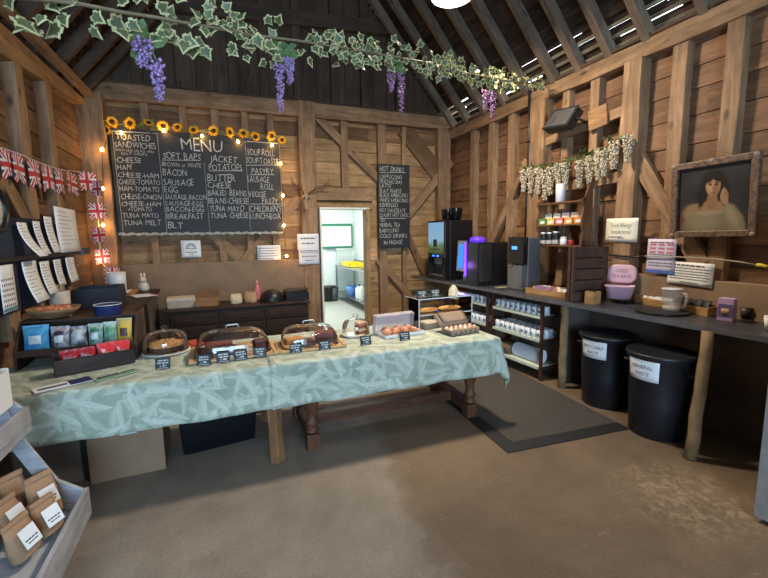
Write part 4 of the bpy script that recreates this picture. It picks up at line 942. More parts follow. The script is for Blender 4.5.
# --- price signs on the cloth
for u, v, lb in ((163, 369, 'dark price sign standing in front of the round crumble cake dome'), (204, 365.5, 'price sign first along the front of the widest cake cover'), (223.5, 362.5, 'price sign second along the front of the widest cake cover'), (241, 360, 'price sign third along the front of the widest cake cover'), (260, 357, 'price sign fourth along the widest cake cover, nearest the cloth seam'), (296, 353, 'price sign before the cover by the cloth seam, in front of the small dark cake'), (325, 350, 'price sign in front of the chocolate loaf'), (366, 345, 'price sign in front of the layered cake slice'), (405, 340.5, 'price sign in front of the pastry tray')): price_sign(u, lb, v)
t = T('red_napkin', 'folded red napkin on the cloth between the round dome and widest cover', 'napkin', PZ(196, 345, TT)+Vector((-.02, .05, 0)), 25)
mb = MB(); mb.box((0, 0, .004), (.12, .22, .007)); mb.box((.01, -.005, .011), (.10, .2, .006)); mb.build('napkin', plain('red_napkin', (172, 62, 50), .8), t, bevel=.003)

# ------------------------------------------------------------------ snack rack, crates and leaflets
RX, RY = -1.0, 3.62
M_rack = wood('dark_rack_wood', (52, 36, 28), (84, 60, 46), 'X', .6); M_rackZ = wood('dark_rack_wood_z', (52, 36, 28), (84, 60, 46), 'Z', .6)
t = T('snack_rack', 'dark wooden two tier rack holding crisp packets on the table', 'rack', (RX, RY, TT))
for x in (-.36, .36): mb = MB(); mb.prism([(-.14, 0), (.16, 0), (.16, .315), (.02, .315), (-.14, .13)], -.01, .01, 0, tr(x, 0, 0) @ Matrix(((0, 0, 1, 0), (1, 0, 0, 0), (0, 1, 0, 0), (0, 0, 0, 1)))); mb.build('side', M_rackZ, t, bevel=.003)
for z, y0, y1 in ((.095, -.13, .15), (.30, .02, .15)): mb = MB(); mb.bb((-.35, y0, z), (.35, y1, z+.014)); mb.build('shelf', M_rack, t, bevel=.002)
mb = MB(); mb.bb((-.35, -.145, .09), (.35, -.131, .135)); mb.build('front_rail', M_rack, t, bevel=.002)
mb = MB(); mb.bb((-.35, .15, .0), (.35, .16, .295)); mb.build('back_board', M_rack, t)
def foil(name, c1, c2):
    if name in MATS: return MATS[name]
    t = NT(name); n = t.noise(t.coords(), 13, 3); t.bs(Base_Color=t.ramp(n, [(.42, lin(c1)), (.56, lin(c2))]), Roughness=.28); t.b.inputs['Specular IOR Level'].default_value = .6; t.bump(t.noise(t.coords(), 30, 3), .4, .01); MATS[name] = t.m; return t.m
def packet(label, loc, rz, w, h, mat, tilt=-9, name='crisp_packet', group=None, cat='packet', panel=None, bulge=.038):
    t = T(name, label, cat, loc, rz, group); t.rotation_euler = (R_(tilt), 0, R_(rz)); mb = MB(); rg = random.Random(int(abs(loc[0])*1000))
    def f(u, v, sg):
        b = (max(0, math.sin(math.pi*v))**.6)*(max(0, math.sin(math.pi*u))**.5); return ((u-.5)*w*(1-.06*math.sin(math.pi*v)), sg*(.004+bulge*b+.006*noise.noise(Vector((u*7, v*7, loc[0]*5)))*b), v*h)
    mb.grid(lambda u, v: f(u, v, -1), 10, 12); mb.grid(lambda u, v: f(1-u, v, 1), 10, 12); mb.build('pouch', mat, t)
    for z0_, z1_ in ((h-.004, h+.014), (-.002, .004)): mb = MB(); mb.bb((-w/2, -.003, z0_), (w/2, .003, z1_)); mb.build('seal', mat, t)
    if panel: mb = MB(); mb.grid(lambda u, v: (lambda q: (q[0], q[1]-.002, q[2]))(f(.25+.5*u, .3+.35*v, -1)), 5, 5); mb.build('front_panel', panel, t)
    return t
rz0 = Vector((RX, RY, TT+.112))
M_wp = plain('silver_white_foil', (196, 202, 206), .3, var=.15, scale=30)
packet('bright blue crisp packet at the wall end of the snack rack', rz0+Vector((-.255, -.066, 0)), 3, .15, .17, foil('blue_foil', (40, 130, 186), (92, 168, 206)), panel=M_wp)
packet('dark purple and white crisp packet next to the blue one', rz0+Vector((-.115, -.068, 0)), -2, .115, .15, foil('purple_foil', (60, 48, 62), (186, 184, 190)), panel=M_wp)
packet('white crisp packet leaning in the middle of the snack rack', rz0+Vector((-.005, -.066, 0)), 2, .105, .14, foil('white_foil', (180, 186, 188), (96, 88, 96)))
packet('green crisp packet in the middle of the snack rack', rz0+Vector((.10, -.066, 0)), -1, .095, .15, foil('green_foil', (62, 120, 96), (176, 196, 186)), panel=M_wp)
packet('second green crisp packet beside the yellow one', rz0+Vector((.193, -.064, 0)), 1, .085, .155, foil('pale_green_foil', (92, 146, 116), (190, 204, 190)))
packet('yellow topped crisp packet at the doorway end of the snack rack', rz0+Vector((.285, -.066, 0)), -2, .10, .175, foil('yellow_foil', (218, 176, 40), (190, 170, 110)), panel=plain('brown_panel', (84, 58, 46), .5))
packet('purple snack packet lying behind the white crisp packet', rz0+Vector((-.06, .06, 0)), -8, .14, .12, foil('plum_foil', (70, 50, 72), (120, 100, 124)))
packet('dark green snack packet tucked behind the green ones', rz0+Vector((.15, .06, 0)), 5, .14, .12, foil('deep_green_foil', (50, 92, 74), (120, 160, 132)))
# crate of red snack packets in front
C0 = Vector((-.865, 3.35, TT)); crz = 20
t = T('snack_crate', 'dark wooden crate of red snack packets in front of the snack rack', 'crate', C0, crz); cw_, cd_, ch_ = .46, .13, .105
for a, b in (((-cw_/2, -cd_/2, 0), (cw_/2, -cd_/2+.01, ch_)), ((-cw_/2, cd_/2-.01, 0), (cw_/2, cd_/2, ch_+.02))): mb = MB(); mb.bb(a, b); mb.build('long_side', M_dkwood, t, bevel=.002)
for s_ in (-1, 1): mb = MB(); mb.bb((s_*(cw_/2-.005)-.005, -cd_/2+.011, 0), (s_*(cw_/2-.005)+.005, cd_/2-.011, ch_+.01)); mb.build('end', M_dkwood, t, bevel=.002)
mb = MB(); mb.bb((-cw_/2+.011, -cd_/2+.011, .002), (cw_/2-.011, cd_/2-.011, .01)); mb.build('base', M_dkwood, t)
Rz = Matrix.Rotation(R_(crz), 3, 'Z'); M_red = foil('crimson_foil', (150, 22, 36), (176, 40, 50)); M_red2 = foil('scarlet_foil', (204, 36, 46), (214, 70, 70))
for i, (x, y, m, lb) in enumerate(((-.14, -.0, M_red, 'crimson snack packet with white lettering at the wall end of the crate'), (-.045, .0, M_red, 'crimson snack packet with white lettering second in the crate'), (.07, .0, M_red2, 'bright red snack packet third in the crate'), (.165, .0, M_red2, 'bright red snack packet at the doorway end of the crate'))):
    t = packet(lb, C0+Rz @ Vector((x, y, .0145)), crz, .105, .125+.012*(i > 1), m, -4, 'snack_packet', 'red snack packets in the crate', bulge=.022)
    mb = MB()
    if i < 2: write(mb, 'KNIPS' if False else 'NIPS', 0, .07, .02, tr(0, -.027, 0) @ rot(90), w=.07, center=True)
    else: mb.prism([(.02*math.cos(a)*1.5, .075+.012*math.sin(a)) for a in [6.283*k/12 for k in range(12)]], 0, .002, 0, tr(0, -.025, 0) @ rot(90))
    mb.build('front_lettering', M_wp if i < 2 else plain('yellow_flash', (228, 190, 120), .5), t)
# bowl and tin on the rack's top shelf
bt = TT+.3155
t = T('wooden_bowl', 'wide wooden bowl on the top of the snack rack', 'bowl', (RX-.18, RY+.085, bt))
mb = MB(); mb.lathe([(.05, 0), (.10, .015), (.145, .05), (.165, .08), (.158, .08), (.135, .048), (.08, .02), (1e-5, .014)], 30); mb.build('bowl', wood('bowl_wood', (120, 88, 62), (166, 128, 94), 'X', .5), t)
mb = MB(); rg = random.Random(2)
mb.lathe([(.122, .05), (.08, .066), (1e-5, .07)], 20); crumbly(mb, lambda: (rg.uniform(-.085, .085), rg.uniform(-.085, .085), .07), 40, rg, .03); o = mb.build('wrapped_sweets', plain('orange_brown_sweets', (190, 116, 74), .5, var=.4, scale=25), t); o['kind'] = 'stuff'
t = T('blue_tin', 'round dark blue tin with a pale inside on the top of the snack rack', 'tin', (RX+.16, RY+.085, bt), 0)
mb = MB(); mb.lathe([(.085, 0), (.09, .004), (.09, .075), (.093, .08), (.088, .08), (.085, .06), (1e-5, .058)], 28); mb.build('tin', plain('enamel_navy', (34, 46, 92), .35), t); mb = MB(); mb.lathe([(.086, .06), (.088, .081), (.094, .081), (.094, .078)], 28, cap=False); mb.build('rim', plain('enamel_white', (214, 214, 206), .35), t)
mb = MB(); mb.lathe([(.084, .0605), (.04, .066), (1e-5, .067)], 24); mb.build('sugar_filling', plain('cream_sugar', (204, 190, 164), .8), t)
# leaflets
def leaflet(label, loc, rz, w, d, mats, stripes):
    t = T('leaflet', label, 'leaflet', loc, rz); mb = MB(); mb.bb((-w/2, -d/2, 0), (w/2, d/2, .003)); mb.build('card', mats, t)
    for nm, (a, b, m) in enumerate(stripes): mb = MB(); mb.bb((*a, .0032), (*b, .0045)); mb.build('printed_panel', m, t)
    return t
M_nv = plain('navy_print', (30, 44, 84), .5); M_gr = plain('green_print', (92, 132, 104), .5)
leaflet('white leaflet with a navy end and blue drawing on the table edge', (-.96, 3.02, TT), 28, .29, .11, M_paper, [((.03, -.055), (.145, .055), M_nv), ((-.125, -.02), (.02, .012), plain('slate_print', (70, 84, 120), .5))])
leaflet('long green and dark printed leaflet on the table edge by the crate', (-.69, 3.10, TT), 33, .25, .08, plain('pale_green_print', (168, 186, 166), .5), [((-.12, -.036), (.12, -.004), M_gr), ((-.11, .006), (.02, .034), M_ink), ((.03, .008), (.118, .03), M_ink)])
# ------------------------------------------------------------------ long counter along the wall with the big posts
CZ = .955
def cxf(y): return 3.215-.052*(y-3.1)                                    # its front edge is not quite true to the wall
M_ctop = plain('dark_laminate', (52, 52, 58), .32, var=.15, scale=6); M_cedge = plain('worn_grey_edge', (86, 86, 90), .5, var=.2, scale=12)
M_dkpanel = plain('black_boarding', (92, 80, 73), .8, var=.4, scale=3, bump=.1)
t = T('serving_counter', 'long dark laminate counter on poles along the wall with the framed painting', 'counter', (0, 0, 0))
y0, y1, xb = .62, 6.42, XR-.075
mb = MB(); mb.prism([(cxf(y0), y0), (xb, y0), (xb, y1), (cxf(y1), y1)], CZ-.035, CZ); mb.build('worktop', M_ctop, t, bevel=.004)
mb = MB(); mb.bar((cxf(y0)-.004, y0, CZ-.02), (cxf(y1)-.004, y1, CZ-.02), .008, .04); mb.build('front_edge', M_cedge, t)
mb = MB(); mb.bb((3.76, y0, 0), (3.785, 3.32, CZ-.036)); mb.build('back_panel', M_dkpanel, t)
mb = MB(); mb.bb((3.40, 3.345, 0), (3.785, 3.375, CZ-.036)); mb.build('end_panel', M_dkpanel, t)
M_pole = plain('debarked_pole', (128, 104, 72), .8, var=.25, scale=9, bump=.2)
for (u, v, tx, ty) in ((693, 460, 3.285, 1.87), (563, 388, 3.30, 3.24)):
    f = PZ(u, v, 0); mb = MB(); n = 6; mb.tube([Vector((f.x, f.y+.02, 0)).lerp(Vector((tx, ty, CZ-.036)), i/n)+Vector((.004*math.sin(i*2), .004*math.cos(i*3), 0)) for i in range(n+1)], .04, 10, rs=[.043, .041, .042, .04, .041, .039, .041]); mb.build('pole', M_pole, t)
# --- shelf units with mugs under the counter
M_mug = plain('mug_white', (214, 218, 224), .3, var=.02); M_mugp = plain('mug_print_grey', (112, 118, 132), .5)
M_shw = wood('mahogany_shelf', (58, 32, 22), (92, 54, 38), 'Y', .5); M_shz = wood('mahogany_upright', (58, 32, 22), (92, 54, 38), 'Z', .5); M_liner = plain('pale_shelf_liner', (190, 198, 182), .6)
th = R_(3.)
def unit(label, ya, yb):
    x = cxf((ya+yb)/2)+.05; t = T('open_shelf_unit', label, 'shelves', (x, (ya+yb)/2, 0), 3.0); L = (yb-ya)/2; dp = .34
    for s_ in (-1, 1):
        for xx in (0, dp-.03): mb = MB(); mb.bb((xx, s_*L-(.03 if s_ > 0 else 0), 0), (xx+.03, s_*L+(.03 if s_ < 0 else 0), .905)); mb.build('upright', M_shz, t, bevel=.003)
    mb = MB(); mb.bb((dp-.03, -L+.031, .0), (dp-.015, L-.031, .9)); mb.build('back_board', M_dkpanel, t)
    for z in (.71, .445, .13):
        mb = MB(); mb.bb((.004, -L+.031, z), (dp-.031, L-.031, z+.018)); s = mb.build('shelf', M_shw, t, bevel=.002)
        mb = MB(); mb.bb((-.004, -L+.034, z+.0182), (dp-.034, L-.034, z+.0215)); mb.bb((-.006, -L+.034, z-.006), (.0, L-.034, z+.0215)); mb.build('liner', M_liner, s)
    mb = MB(); mb.bb((.0, -L, .9), (dp, L, .918)); mb.build('top', M_shw, t); return t
U1 = unit('dark open shelf unit of mugs and plates under the counter, by the second pole', 3.50, 4.36)
U2 = unit('dark open shelf unit of mugs under the counter, beneath the coffee machines', 4.44, 5.32)
def mug_proto(name, r, h, flip):
    t = T(name, 'x', 'mug', (0, 0, 0)); mb = MB(); mb.lathe([(r*.8, 0), (r*.92, .004), (r, h*.5), (r, h), (r*.93, h), (r*.9, h*.5), (r*.8, .008), (1e-5, .008)], 14, 0, rot(180) @ tr(0, 0, -h) if flip else None); mb.build('body', M_mug, t)
    mb = MB(); mb.tube([(0, -r*.95, h*.75), (0, -r*1.45, h*.7), (0, -r*1.5, h*.4), (0, -r*.95, h*.25)], .006, 5); mb.build('handle', M_mug, t)
    mb = MB(); mb.grid(lambda u, v: (-(r*1.01+.001)*math.cos((u-.5)*.8), (r*1.01+.001)*math.sin((u-.5)*.8), h*(.34+.32*v)), 6, 3)
    for i in range(3): pass
    mb.build('printed_badge', M_mugp, t); return t
proto = mug_proto('mug', .039, .095, True); first = [True]
def shelf_mugs(U, z, rows, n, L, label, grp, rg, dx0=.05):
    M = Matrix.Translation(U.location) @ Matrix.Rotation(R_(3), 4, 'Z')
    for r in range(rows):
        for i in range(n):
            y = L-.08-(2*L-.16)*i/(n-1); p = M @ Vector((dx0+r*.088, y+rg.uniform(-.003, .003), z+.0225))
            if first[0]: o = proto; o.location = p; first[0] = False
            else: o = dup(proto, p)
            o.rotation_euler = (0, 0, R_(3+rg.uniform(-25, 25))); o['label'] = label; o['group'] = grp
rg = random.Random(12)
shelf_mugs(U1, .71, 2, 9, .43, 'white mug on the top shelf of the unit by the second pole', 'mugs on the top shelf by the pole', rg)
shelf_mugs(U1, .445, 3, 9, .43, 'white printed mug on the middle shelf of the unit by the second pole', 'mugs on the middle shelf by the pole', rg)
shelf_mugs(U2, .71, 1, 9, .44, 'white mug on the top shelf of the unit beneath the coffee machines', 'mugs on the top shelf beneath the machines', rg)
shelf_mugs(U2, .445, 2, 9, .44, 'white mug on the middle shelf of the unit beneath the coffee machines', 'mugs on the middle shelf beneath the machines', rg)
M1_ = Matrix.Translation(U1.location) @ Matrix.Rotation(R_(3), 4, 'Z')
t = T('storage_basket', 'brown rectangular basket with a dark slot on the bottom shelf of the mug unit', 'basket', M1_ @ Vector((.14, .26, .1525)), 6)
mb = MB(); shell(mb, [(rrect(.22, .25, .03), 0), (rrect(.24, .27, .03), .06), (rrect(.23, .26, .03), .11), (rrect(.17, .2, .03), .135)]); mb.build('body', plain('brown_wicker', (104, 84, 62), .85, var=.35, scale=60, bump=.4), t); mb = MB(); mb.bb((-.123, -.06, .04), (-.11, .06, .08)); mb.build('slot', M_blk, t)
pl0 = None
for i in range(13):
    p = M1_ @ Vector((.12, .09-.034*i*.98, .1525+.085)); mb = MB()
    if pl0 is None:
        mb.lathe([(.045, 0), (.05, .002), (.083, .012), (.0845, .014), (.08, .014), (.05, .006), (1e-5, .006)], 22, 0, Matrix.Rotation(math.pi/2, 4, 'X')); pl0 = o = mb.build('saucer', M_mug)
    else: o = pl0.copy(); COL.objects.link(o)
    o.location = p; o.rotation_euler = (0, 0, R_(3)); tag(o, 'white saucer on edge in the row on the bottom mug unit shelf', 'saucer', 'saucers in a row on the bottom shelf')
# --- drinks machines
M_black = plain('machine_black', (20, 20, 23), .35); M_glossy = plain('machine_gloss_black', (14, 14, 18), .15); M_grey = plain('machine_grey', (92, 94, 100), .4, .3)
def screen_mat(name, c, st): return emit(name, c, st)
t = T('coffee_machine', 'tall black bean coffee machine with two hoppers, in the far corner of the counter', 'coffee machine', (3.37, 5.70, CZ+.001), 3)
h1 = PX(444, 220, 3.12).z-CZ
mb = MB(); mb.bb((-.25, -.25, 0), (.25, .25, .06)); mb.bb((-.16, -.25, .06), (.25, .25, h1)); mb.bb((-.25, -.25, .34), (-.16, .25, h1)); mb.build('body', M_black, t, bevel=.006)
for y_ in (-.25, .23): mb = MB(); mb.bb((-.25, y_, .06), (-.161, y_+.02, .339)); mb.build('side_cheek', M_black, t)
def picture(name, cols, st):
    t = NT(name); g = t.n('ShaderNodeSeparateXYZ', {0: t.n('ShaderNodeTexCoord').outputs['Generated']}).outputs[2]; n = t.noise(t.coords(kind='Generated'), 5, 3); c = t.ramp(t.math('ADD', g, t.math('MULTIPLY_ADD', n, .3, -.15)), cols); t.bs(Base_Color=(0, 0, 0, 1), Emission_Color=c, Emission_Strength=st, Roughness=.2); return t.m
mb = MB(); mb.bb((-.256, -.21, .40), (-.251, .23, h1-.03)); mb.build('lit_screen', picture('lit_landscape', [(.0, lin((60, 70, 30))), (.25, lin((88, 110, 70))), (.4, lin((130, 165, 185))), (1., lin((120, 160, 195)))], .65), t)
mb = MB(); mb.bb((-.2565, -.03, .5), (-.2562, .08, .62)); mb.bb((-.2565, -.12, .46), (-.2562, .16, .475)); mb.build('screen_graphic', plain('screen_graphic_dark', (40, 48, 58), .3), t)
mb = MB(); mb.bb((-.254, .05, .355), (-.251, .11, .375)); mb.bb((-.254, -.07, .355), (-.251, -.01, .375)); mb.build('indicator_light', emit('blue_indicator', (50, 110, 255), 2.2), t)
mb = MB(); mb.bb((-.22, -.1, .24), (-.162, .1, .338)); mb.cyl((-.2, .03, .2), (-.2, .03, .24), .012); mb.cyl((-.2, -.03, .2), (-.2, -.03, .24), .012); mb.build('spout', M_grey, t)
mb = MB(); mb.bb((-.26, -.2, .06), (-.162, .2, .075)); mb.build('drip_tray', M_steel, t)
for y in (.09, -.13): mb = MB(); mb.lathe([(.06, 0), (.09, .03), (.1, .13), (.108, .16), (.1, .18), (1e-5, .182)], 20, 0, tr(.02, y, h1)); mb.build('bean_hopper', M_glossy, t)
t = T('coffee_machine', 'low black coffee machine with a glowing purple strip and blue touch screen', 'coffee machine', (3.38, 4.88, CZ+.001), 3)
h2 = PX(472, 243, 3.09).z-CZ
mb = MB(); mb.bb((-.08, -.26, 0), (.26, .26, h2)); mb.bb((-.24, -.26, 0), (-.081, .26, .05)); mb.build('body', M_black, t, bevel=.008)
mb = MB(); mb.bb((-.25, -.26, .051), (-.081, .0, h2)); mb.build('front_block', M_black, t, bevel=.006)
mb = MB(); mb.bb((-.22, -.262, .06), (-.02, -.2605, h2-.02)); mb.build('steel_side', M_steel, t)
mb = MB(); mb.bb((-.27, .03, .16), (-.235, .22, h2+.01), 0, rot(0, 4, 0)); b = mb.build('display', plain('display_bezel', (120, 122, 128), .3, .6), t, bevel=.004)
mb = MB(); mb.bb((-.2725, .075, .2), (-.2705, .18, h2-.04), 0, rot(0, 4, 0)); mb.build('touch_screen', emit('blue_touch_screen', (30, 112, 215), .7), b)
mb = MB(); mb.bb((-.268, -.018, .12), (-.252, .012, h2)); mb.build('light_strip', emit('purple_strip', (100, 50, 255), 1.9), t)
mb = MB(); mb.lathe([(.1, 0), (.11, .02), (.10, .06), (.07, .075), (1e-5, .078)], 20, 0, tr(.0, .08, h2)); mb.build('lit_lid', emit('purple_glow_lid', (80, 40, 200), .7), t)
mb = MB(); mb.bb((-.24, .03, .24), (-.1, .2, .34)); mb.cyl((-.17, .12, .2), (-.17, .12, .24), .014); mb.build('spout', M_steel, t)
point('coffee_machine_glow', (3.06, 4.86, 1.22), .6, (.45, .2, 1), .05)
t = dup(proto, Vector((3.22, 5.0, CZ+.053)), 160, 'white cup under the spout of the purple lit coffee machine'); t['group'] = ''; del t['group']
t = T('water_boiler', 'grey upright hot water dispenser with a blue display at the near end of the machines', 'water boiler', (3.56, 4.16, CZ+.001), 4)
h3 = PX(510, 238, 3.38).z-CZ
mb = MB(); mb.bb((-.19, -.14, 0), (.09, .14, .03)); mb.bb((-.10, -.14, .031), (.09, .14, h3)); mb.build('body', M_grey, t, bevel=.008)
mb = MB(); mb.bb((-.18, -.13, h3*.5), (-.101, .13, h3+.012)); mb.build('head', M_black, t, bevel=.006)
mb = MB(); mb.bb((-.182, -.03, h3*.78), (-.1805, .06, h3*.84)); mb.build('display', emit('blue_digits', (60, 120, 255), 1.6), t)
mb = MB(); mb.bb((-.185, -.12, .0305), (-.101, .12, .3)); mb.build('steel_apron', plain('satin_steel', (140, 142, 146), .35, .7), t, bevel=.003)
mb = MB(); mb.cyl((-.15, .0, h3*.5), (-.15, 0, h3*.42), .014); mb.tube([(-.18, .03, h3*.47), (-.22, .03, h3*.44), (-.24, .03, h3*.42)], .008, 6); mb.build('tap', M_blk, t)
t = T('grey_tray', 'thin grey drip mat under the front of the hot water dispenser', 'tray', (3.40, 4.36, CZ+.0005), 3); mb = MB(); mb.bb((-.14, -.05, 0), (.1, .05, .006)); mb.build('tray', M_grey, t); mb = MB(); mb.bb((-.13, -.045, .006), (.09, .045, .009)); mb.build('mat', plain('yellow_grey_mat', (150, 140, 100), .6), t)
# --- trays, crates and tubs on the counter
M_ply = wood('pale_box_wood', (158, 116, 72), (196, 154, 104), 'Y', .6); M_brslat = wood('brown_crate_slat', (62, 44, 36), (96, 70, 56), 'Y', .7)
t = T('sachet_tray', 'pale shallow wooden tray of sachets beside the hot water dispenser', 'tray', (3.47, 3.62, CZ+.001), 8)
w, L, h = .11, .26, .06
mb = MB(); mb.bb((-w, -L, 0), (w, L, .008)); mb.build('base', M_ply, t)
for a, b in (((-w-.009, -L-.009, 0), (-w-.0005, L+.009, h)), ((w+.0005, -L-.009, 0), (w+.009, L+.009, h)), ((-w, -L-.009, 0), (w, -L-.0005, h)), ((-w, L+.0005, 0), (w, L+.009, h))): mb = MB(); mb.bb(a, b); mb.build('side', M_ply, t)
def sachets(origin, rz, rows, cols, dx, dy, palette, names, grp, lab, rg, size=(.05, .075)):
    """loose sachets filed in a tray; each its own thing"""
    pr = {}
    for i in range(cols):
        for j in range(rows):
            k = rg.randrange(len(palette)); p = origin+Matrix.Rotation(R_(rz), 3, 'Z') @ Vector((dx*(j-(rows-1)/2), dy*(i-(cols-1)/2), 0))
            if k not in pr:
                mb = MB(); w, h = size
                mb.grid(lambda u, v: (-.006-.004*math.sin(math.pi*u)*math.sin(math.pi*v), (u-.5)*w, v*h), 4, 4); mb.grid(lambda u, v: (.006*math.sin(math.pi*u)*math.sin(math.pi*v)-.006, (.5-u)*w, v*h), 4, 4)
                pr[k] = o = mb.build('sachet', palette[k])
            else: o = pr[k].copy(); COL.objects.link(o)
            o.location = p; o.rotation_euler = (0, R_(rg.uniform(12, 24)), R_(rz+rg.uniform(-8, 8))); tag(o, names[k]+lab, 'sachet', grp[:0]+names[k]+grp)
M_sw = plain('sachet_white', (216, 212, 206), .5); M_sp = plain('sachet_purple', (106, 92, 150), .5); M_so = plain('sachet_brown', (150, 104, 66), .5); M_sk = plain('sachet_black', (34, 32, 36), .4); M_sr = plain('sachet_red', (176, 40, 50), .5)
sachets(Vector((3.47, 3.62, CZ+.010)), 8, 3, 8, .06, .058, [M_sw, M_sp, M_so], ['white', 'purple', 'brown'], ' sachets in the shallow tray', ' sachet in the shallow tray beside the hot water dispenser', random.Random(4))
# slatted crate stood on end as a display
t = T('slatted_crate', 'tall dark slatted wooden crate standing on the counter above the first bin', 'crate', (3.48, 3.145, CZ+.001), -4)
hx, hy, hz = .215, .036, PY(576, 247, 3.10).z-CZ
for sx in (-1, 1):
    for sy in (-1, 1): mb = MB(); mb.box((sx*(hx-.014), sy*(hy-.014), hz/2), (.028, .028, hz)); mb.build('upright', M_brslat, t, bevel=.002)
n = 5; ph = hz/n
for k in range(n):
    z = .004+ph*k; zz = z+ph-.014
    mb = MB(); mb.bb((-hx, -hy-.0105, z), (hx, -hy-.0005, zz)); mb.build('side_slat', M_brslat, t, bevel=.002); mb = MB(); mb.bb((-hx, hy+.0005, z), (hx, hy+.0105, zz)); mb.build('side_slat', M_brslat, t, bevel=.002)
mb = MB(); mb.bb((-hx+.029, -hy, .0), (hx-.029, hy, .003)); mb.build('base', M_brslat, t)
t = T('stirrer_holder', 'small square wooden holder with black inside, in front of the tall slatted crate', 'holder', (3.365, 2.965, CZ+.001), 8)
for s_ in (-1, 1): mb = MB(); mb.bb((-.05, s_*.045-.006, 0), (.05, s_*.045+.006, .12)); mb.bb((s_*.044-.006, -.038, 0), (s_*.044+.006, .038, .12)); mb.build('side', M_ply, t)
mb = MB(); mb.bb((-.037, -.038, .002), (.037, .038, .02)); mb.build('base', M_blk, t)
t = T('stirrers', 'black stirrers standing in the small square wooden holder', 'stirrers', (3.365, 2.965, CZ+.022)); mb = MB(); rg = random.Random(8)
for i in range(14): x, y = rg.uniform(-.02, .02), rg.uniform(-.02, .02); mb.bar((x, y, 0), (x*1.3, y*1.3, rg.uniform(.12, .15)), .005, .002)
o = mb.build('stirrer_bundle', M_blk, t); o['kind'] = 'stuff'
# pink tea bag tub
M_pk = plain('pink_tub', (206, 168, 184), .5, var=.03)
tb = PZ(621, 303, CZ)+Vector((.02, .04, 0)); t = T('stand', 'black stand under the pink tea bag tub', 'stand', (tb.x, tb.y, CZ+.001), 0); mb = MB(); mb.bb((-.09, -.11, .03), (.09, .11, .04)); mb.build('plate', M_blk, t)
for sx in (-1, 1):
    for sy in (-1, 1): mb = MB(); mb.cyl((sx*.075, sy*.095, 0), (sx*.075, sy*.095, .03), .008); mb.build('foot', M_blk, t)
t = T('tea_bag_tub', 'pink lidded tub lettered for used tea bags, its lid standing open', 'tub', (tb.x, tb.y, CZ+.042), 32)
mb = MB(); shell(mb, [(rrect(.15, .2, .05), 0), (rrect(.18, .25, .06), .115), (rrect(.19, .26, .06), .12), (rrect(.19, .26, .06), .128), (rrect(.176, .246, .06), .128), (rrect(.14, .19, .05), .01)]); mb.build('tub', M_pk, t)
mb = MB(); L = tr(.09, 0, .135) @ rot(0, -78, 0); 
shell(mb, [(rrect(.19, .26, .07), 0), (rrect(.185, .255, .07), .015), (rrect(.15, .22, .06), .018)], True, 0, L @ tr(-.0, 0, 0) @ tr(.1, 0, 0)); o = mb.build('lid', M_pk, t)
mb = MB()
Q = L @ tr(.1, 0, .0187) @ Matrix(((0, 1, 0, 0), (-1, 0, 0, 0), (0, 0, 1, 0), (0, 0, 0, 1)))
write(mb, 'USED', 0, .012, .034, Q, w=.11, center=True); write(mb, 'TEA BAGS', 0, -.042, .034, Q, w=.17, center=True); mb.build('lettering', plain('grey_lettering', (92, 72, 92), .6), t)
# tray with jug
jp = PZ(659, 312.5, CZ); t = T('serving_tray', 'round black tray under the clear jug on the counter', 'tray', (jp.x+.03, jp.y, CZ+.001)); mb = MB(); mb.lathe([(.19, 0), (.2, .004), (.205, .014), (.2, .014), (.19, .006), (1e-5, .006)], 36); mb.build('tray', plain('tray_black', (26, 26, 30), .3), t); mb = MB(); mb.lathe([(.2, .012), (.207, .015), (.2, .017)], 36); mb.build('rim', M_blk, t)
jj = PZ(669, 312, CZ+.008); t = T('measuring_jug', 'clear plastic jug with a little pale liquid on the round black tray', 'jug', (jj.x+.05, jj.y+.02, CZ+.0085), 0)
M_jug = frosted('cloudy_clear_plastic', (244, 244, 240), .2, .15)
mb = MB(); mb.lathe([(.062, 0), (.066, .004), (.075, .19), (.078, .195), (.075, .195), (.064, .01), (1e-5, .008)], 26); mb.build('body', M_jug, t)
mb = MB(); mb.lathe([(.062, .012), (.064, .045), (1e-5, .045)], 24); mb.build('liquid', plain('pale_liquid', (206, 190, 162), .3), t)
mb = MB(); mb.tube([(0, -.074, .165), (0, -.115, .165), (0, -.122, .15), (0, -.115, .06), (0, -.10, .045), (0, -.068, .05)], .008, 8); mb.build('handle', M_jug, t)
mb = MB(); mb.lathe([(.078, .19), (.081, .194), (.078, .199)], 26); mb.build('rim', plain('pale_rim', (196, 198, 200), .3), t)
# long wooden caddy
ca, cb = PZ(632, 303, CZ), PZ(711, 318.5, CZ); cm = (ca+cb)/2; crz = math.degrees(math.atan2(cb.y-ca.y, cb.x-ca.x))+90; cl = min((cb-ca).length, .72)
t = T('wooden_caddy', 'long pale wooden caddy of sachets behind the clear jug', 'caddy', (cm.x+.105, cm.y+.02, CZ+.001), crz); w = .055; L = cl/2
mb = MB(); mb.bb((-w, -L, 0), (w, L, .008)); mb.build('base', M_ply, t)
for a, b in (((-w-.009, -L-.009, 0), (-w-.0005, L+.009, .065)), ((w+.0005, -L-.009, 0), (w+.009, L+.009, .085)), ((-w, -L-.009, 0), (w, -L-.0005, .075)), ((-w, L+.0005, 0), (w, L+.009, .075)), ((-w, -.004, .0085), (w, .004, .07))): mb = MB(); mb.bb(a, b); mb.build('side', M_ply, t)
Rc = Matrix.Rotation(R_(crz), 3, 'Z'); co_ = Vector((cm.x+.105, cm.y+.02, CZ+.0105))
sachets(co_+Rc @ Vector((0, L*.5, 0)), crz, 2, 5, .045, .058, [M_sw], ['white'], ' sachets in the long caddy', ' sachet in the long caddy behind the clear jug', random.Random(6), (.05, .07))
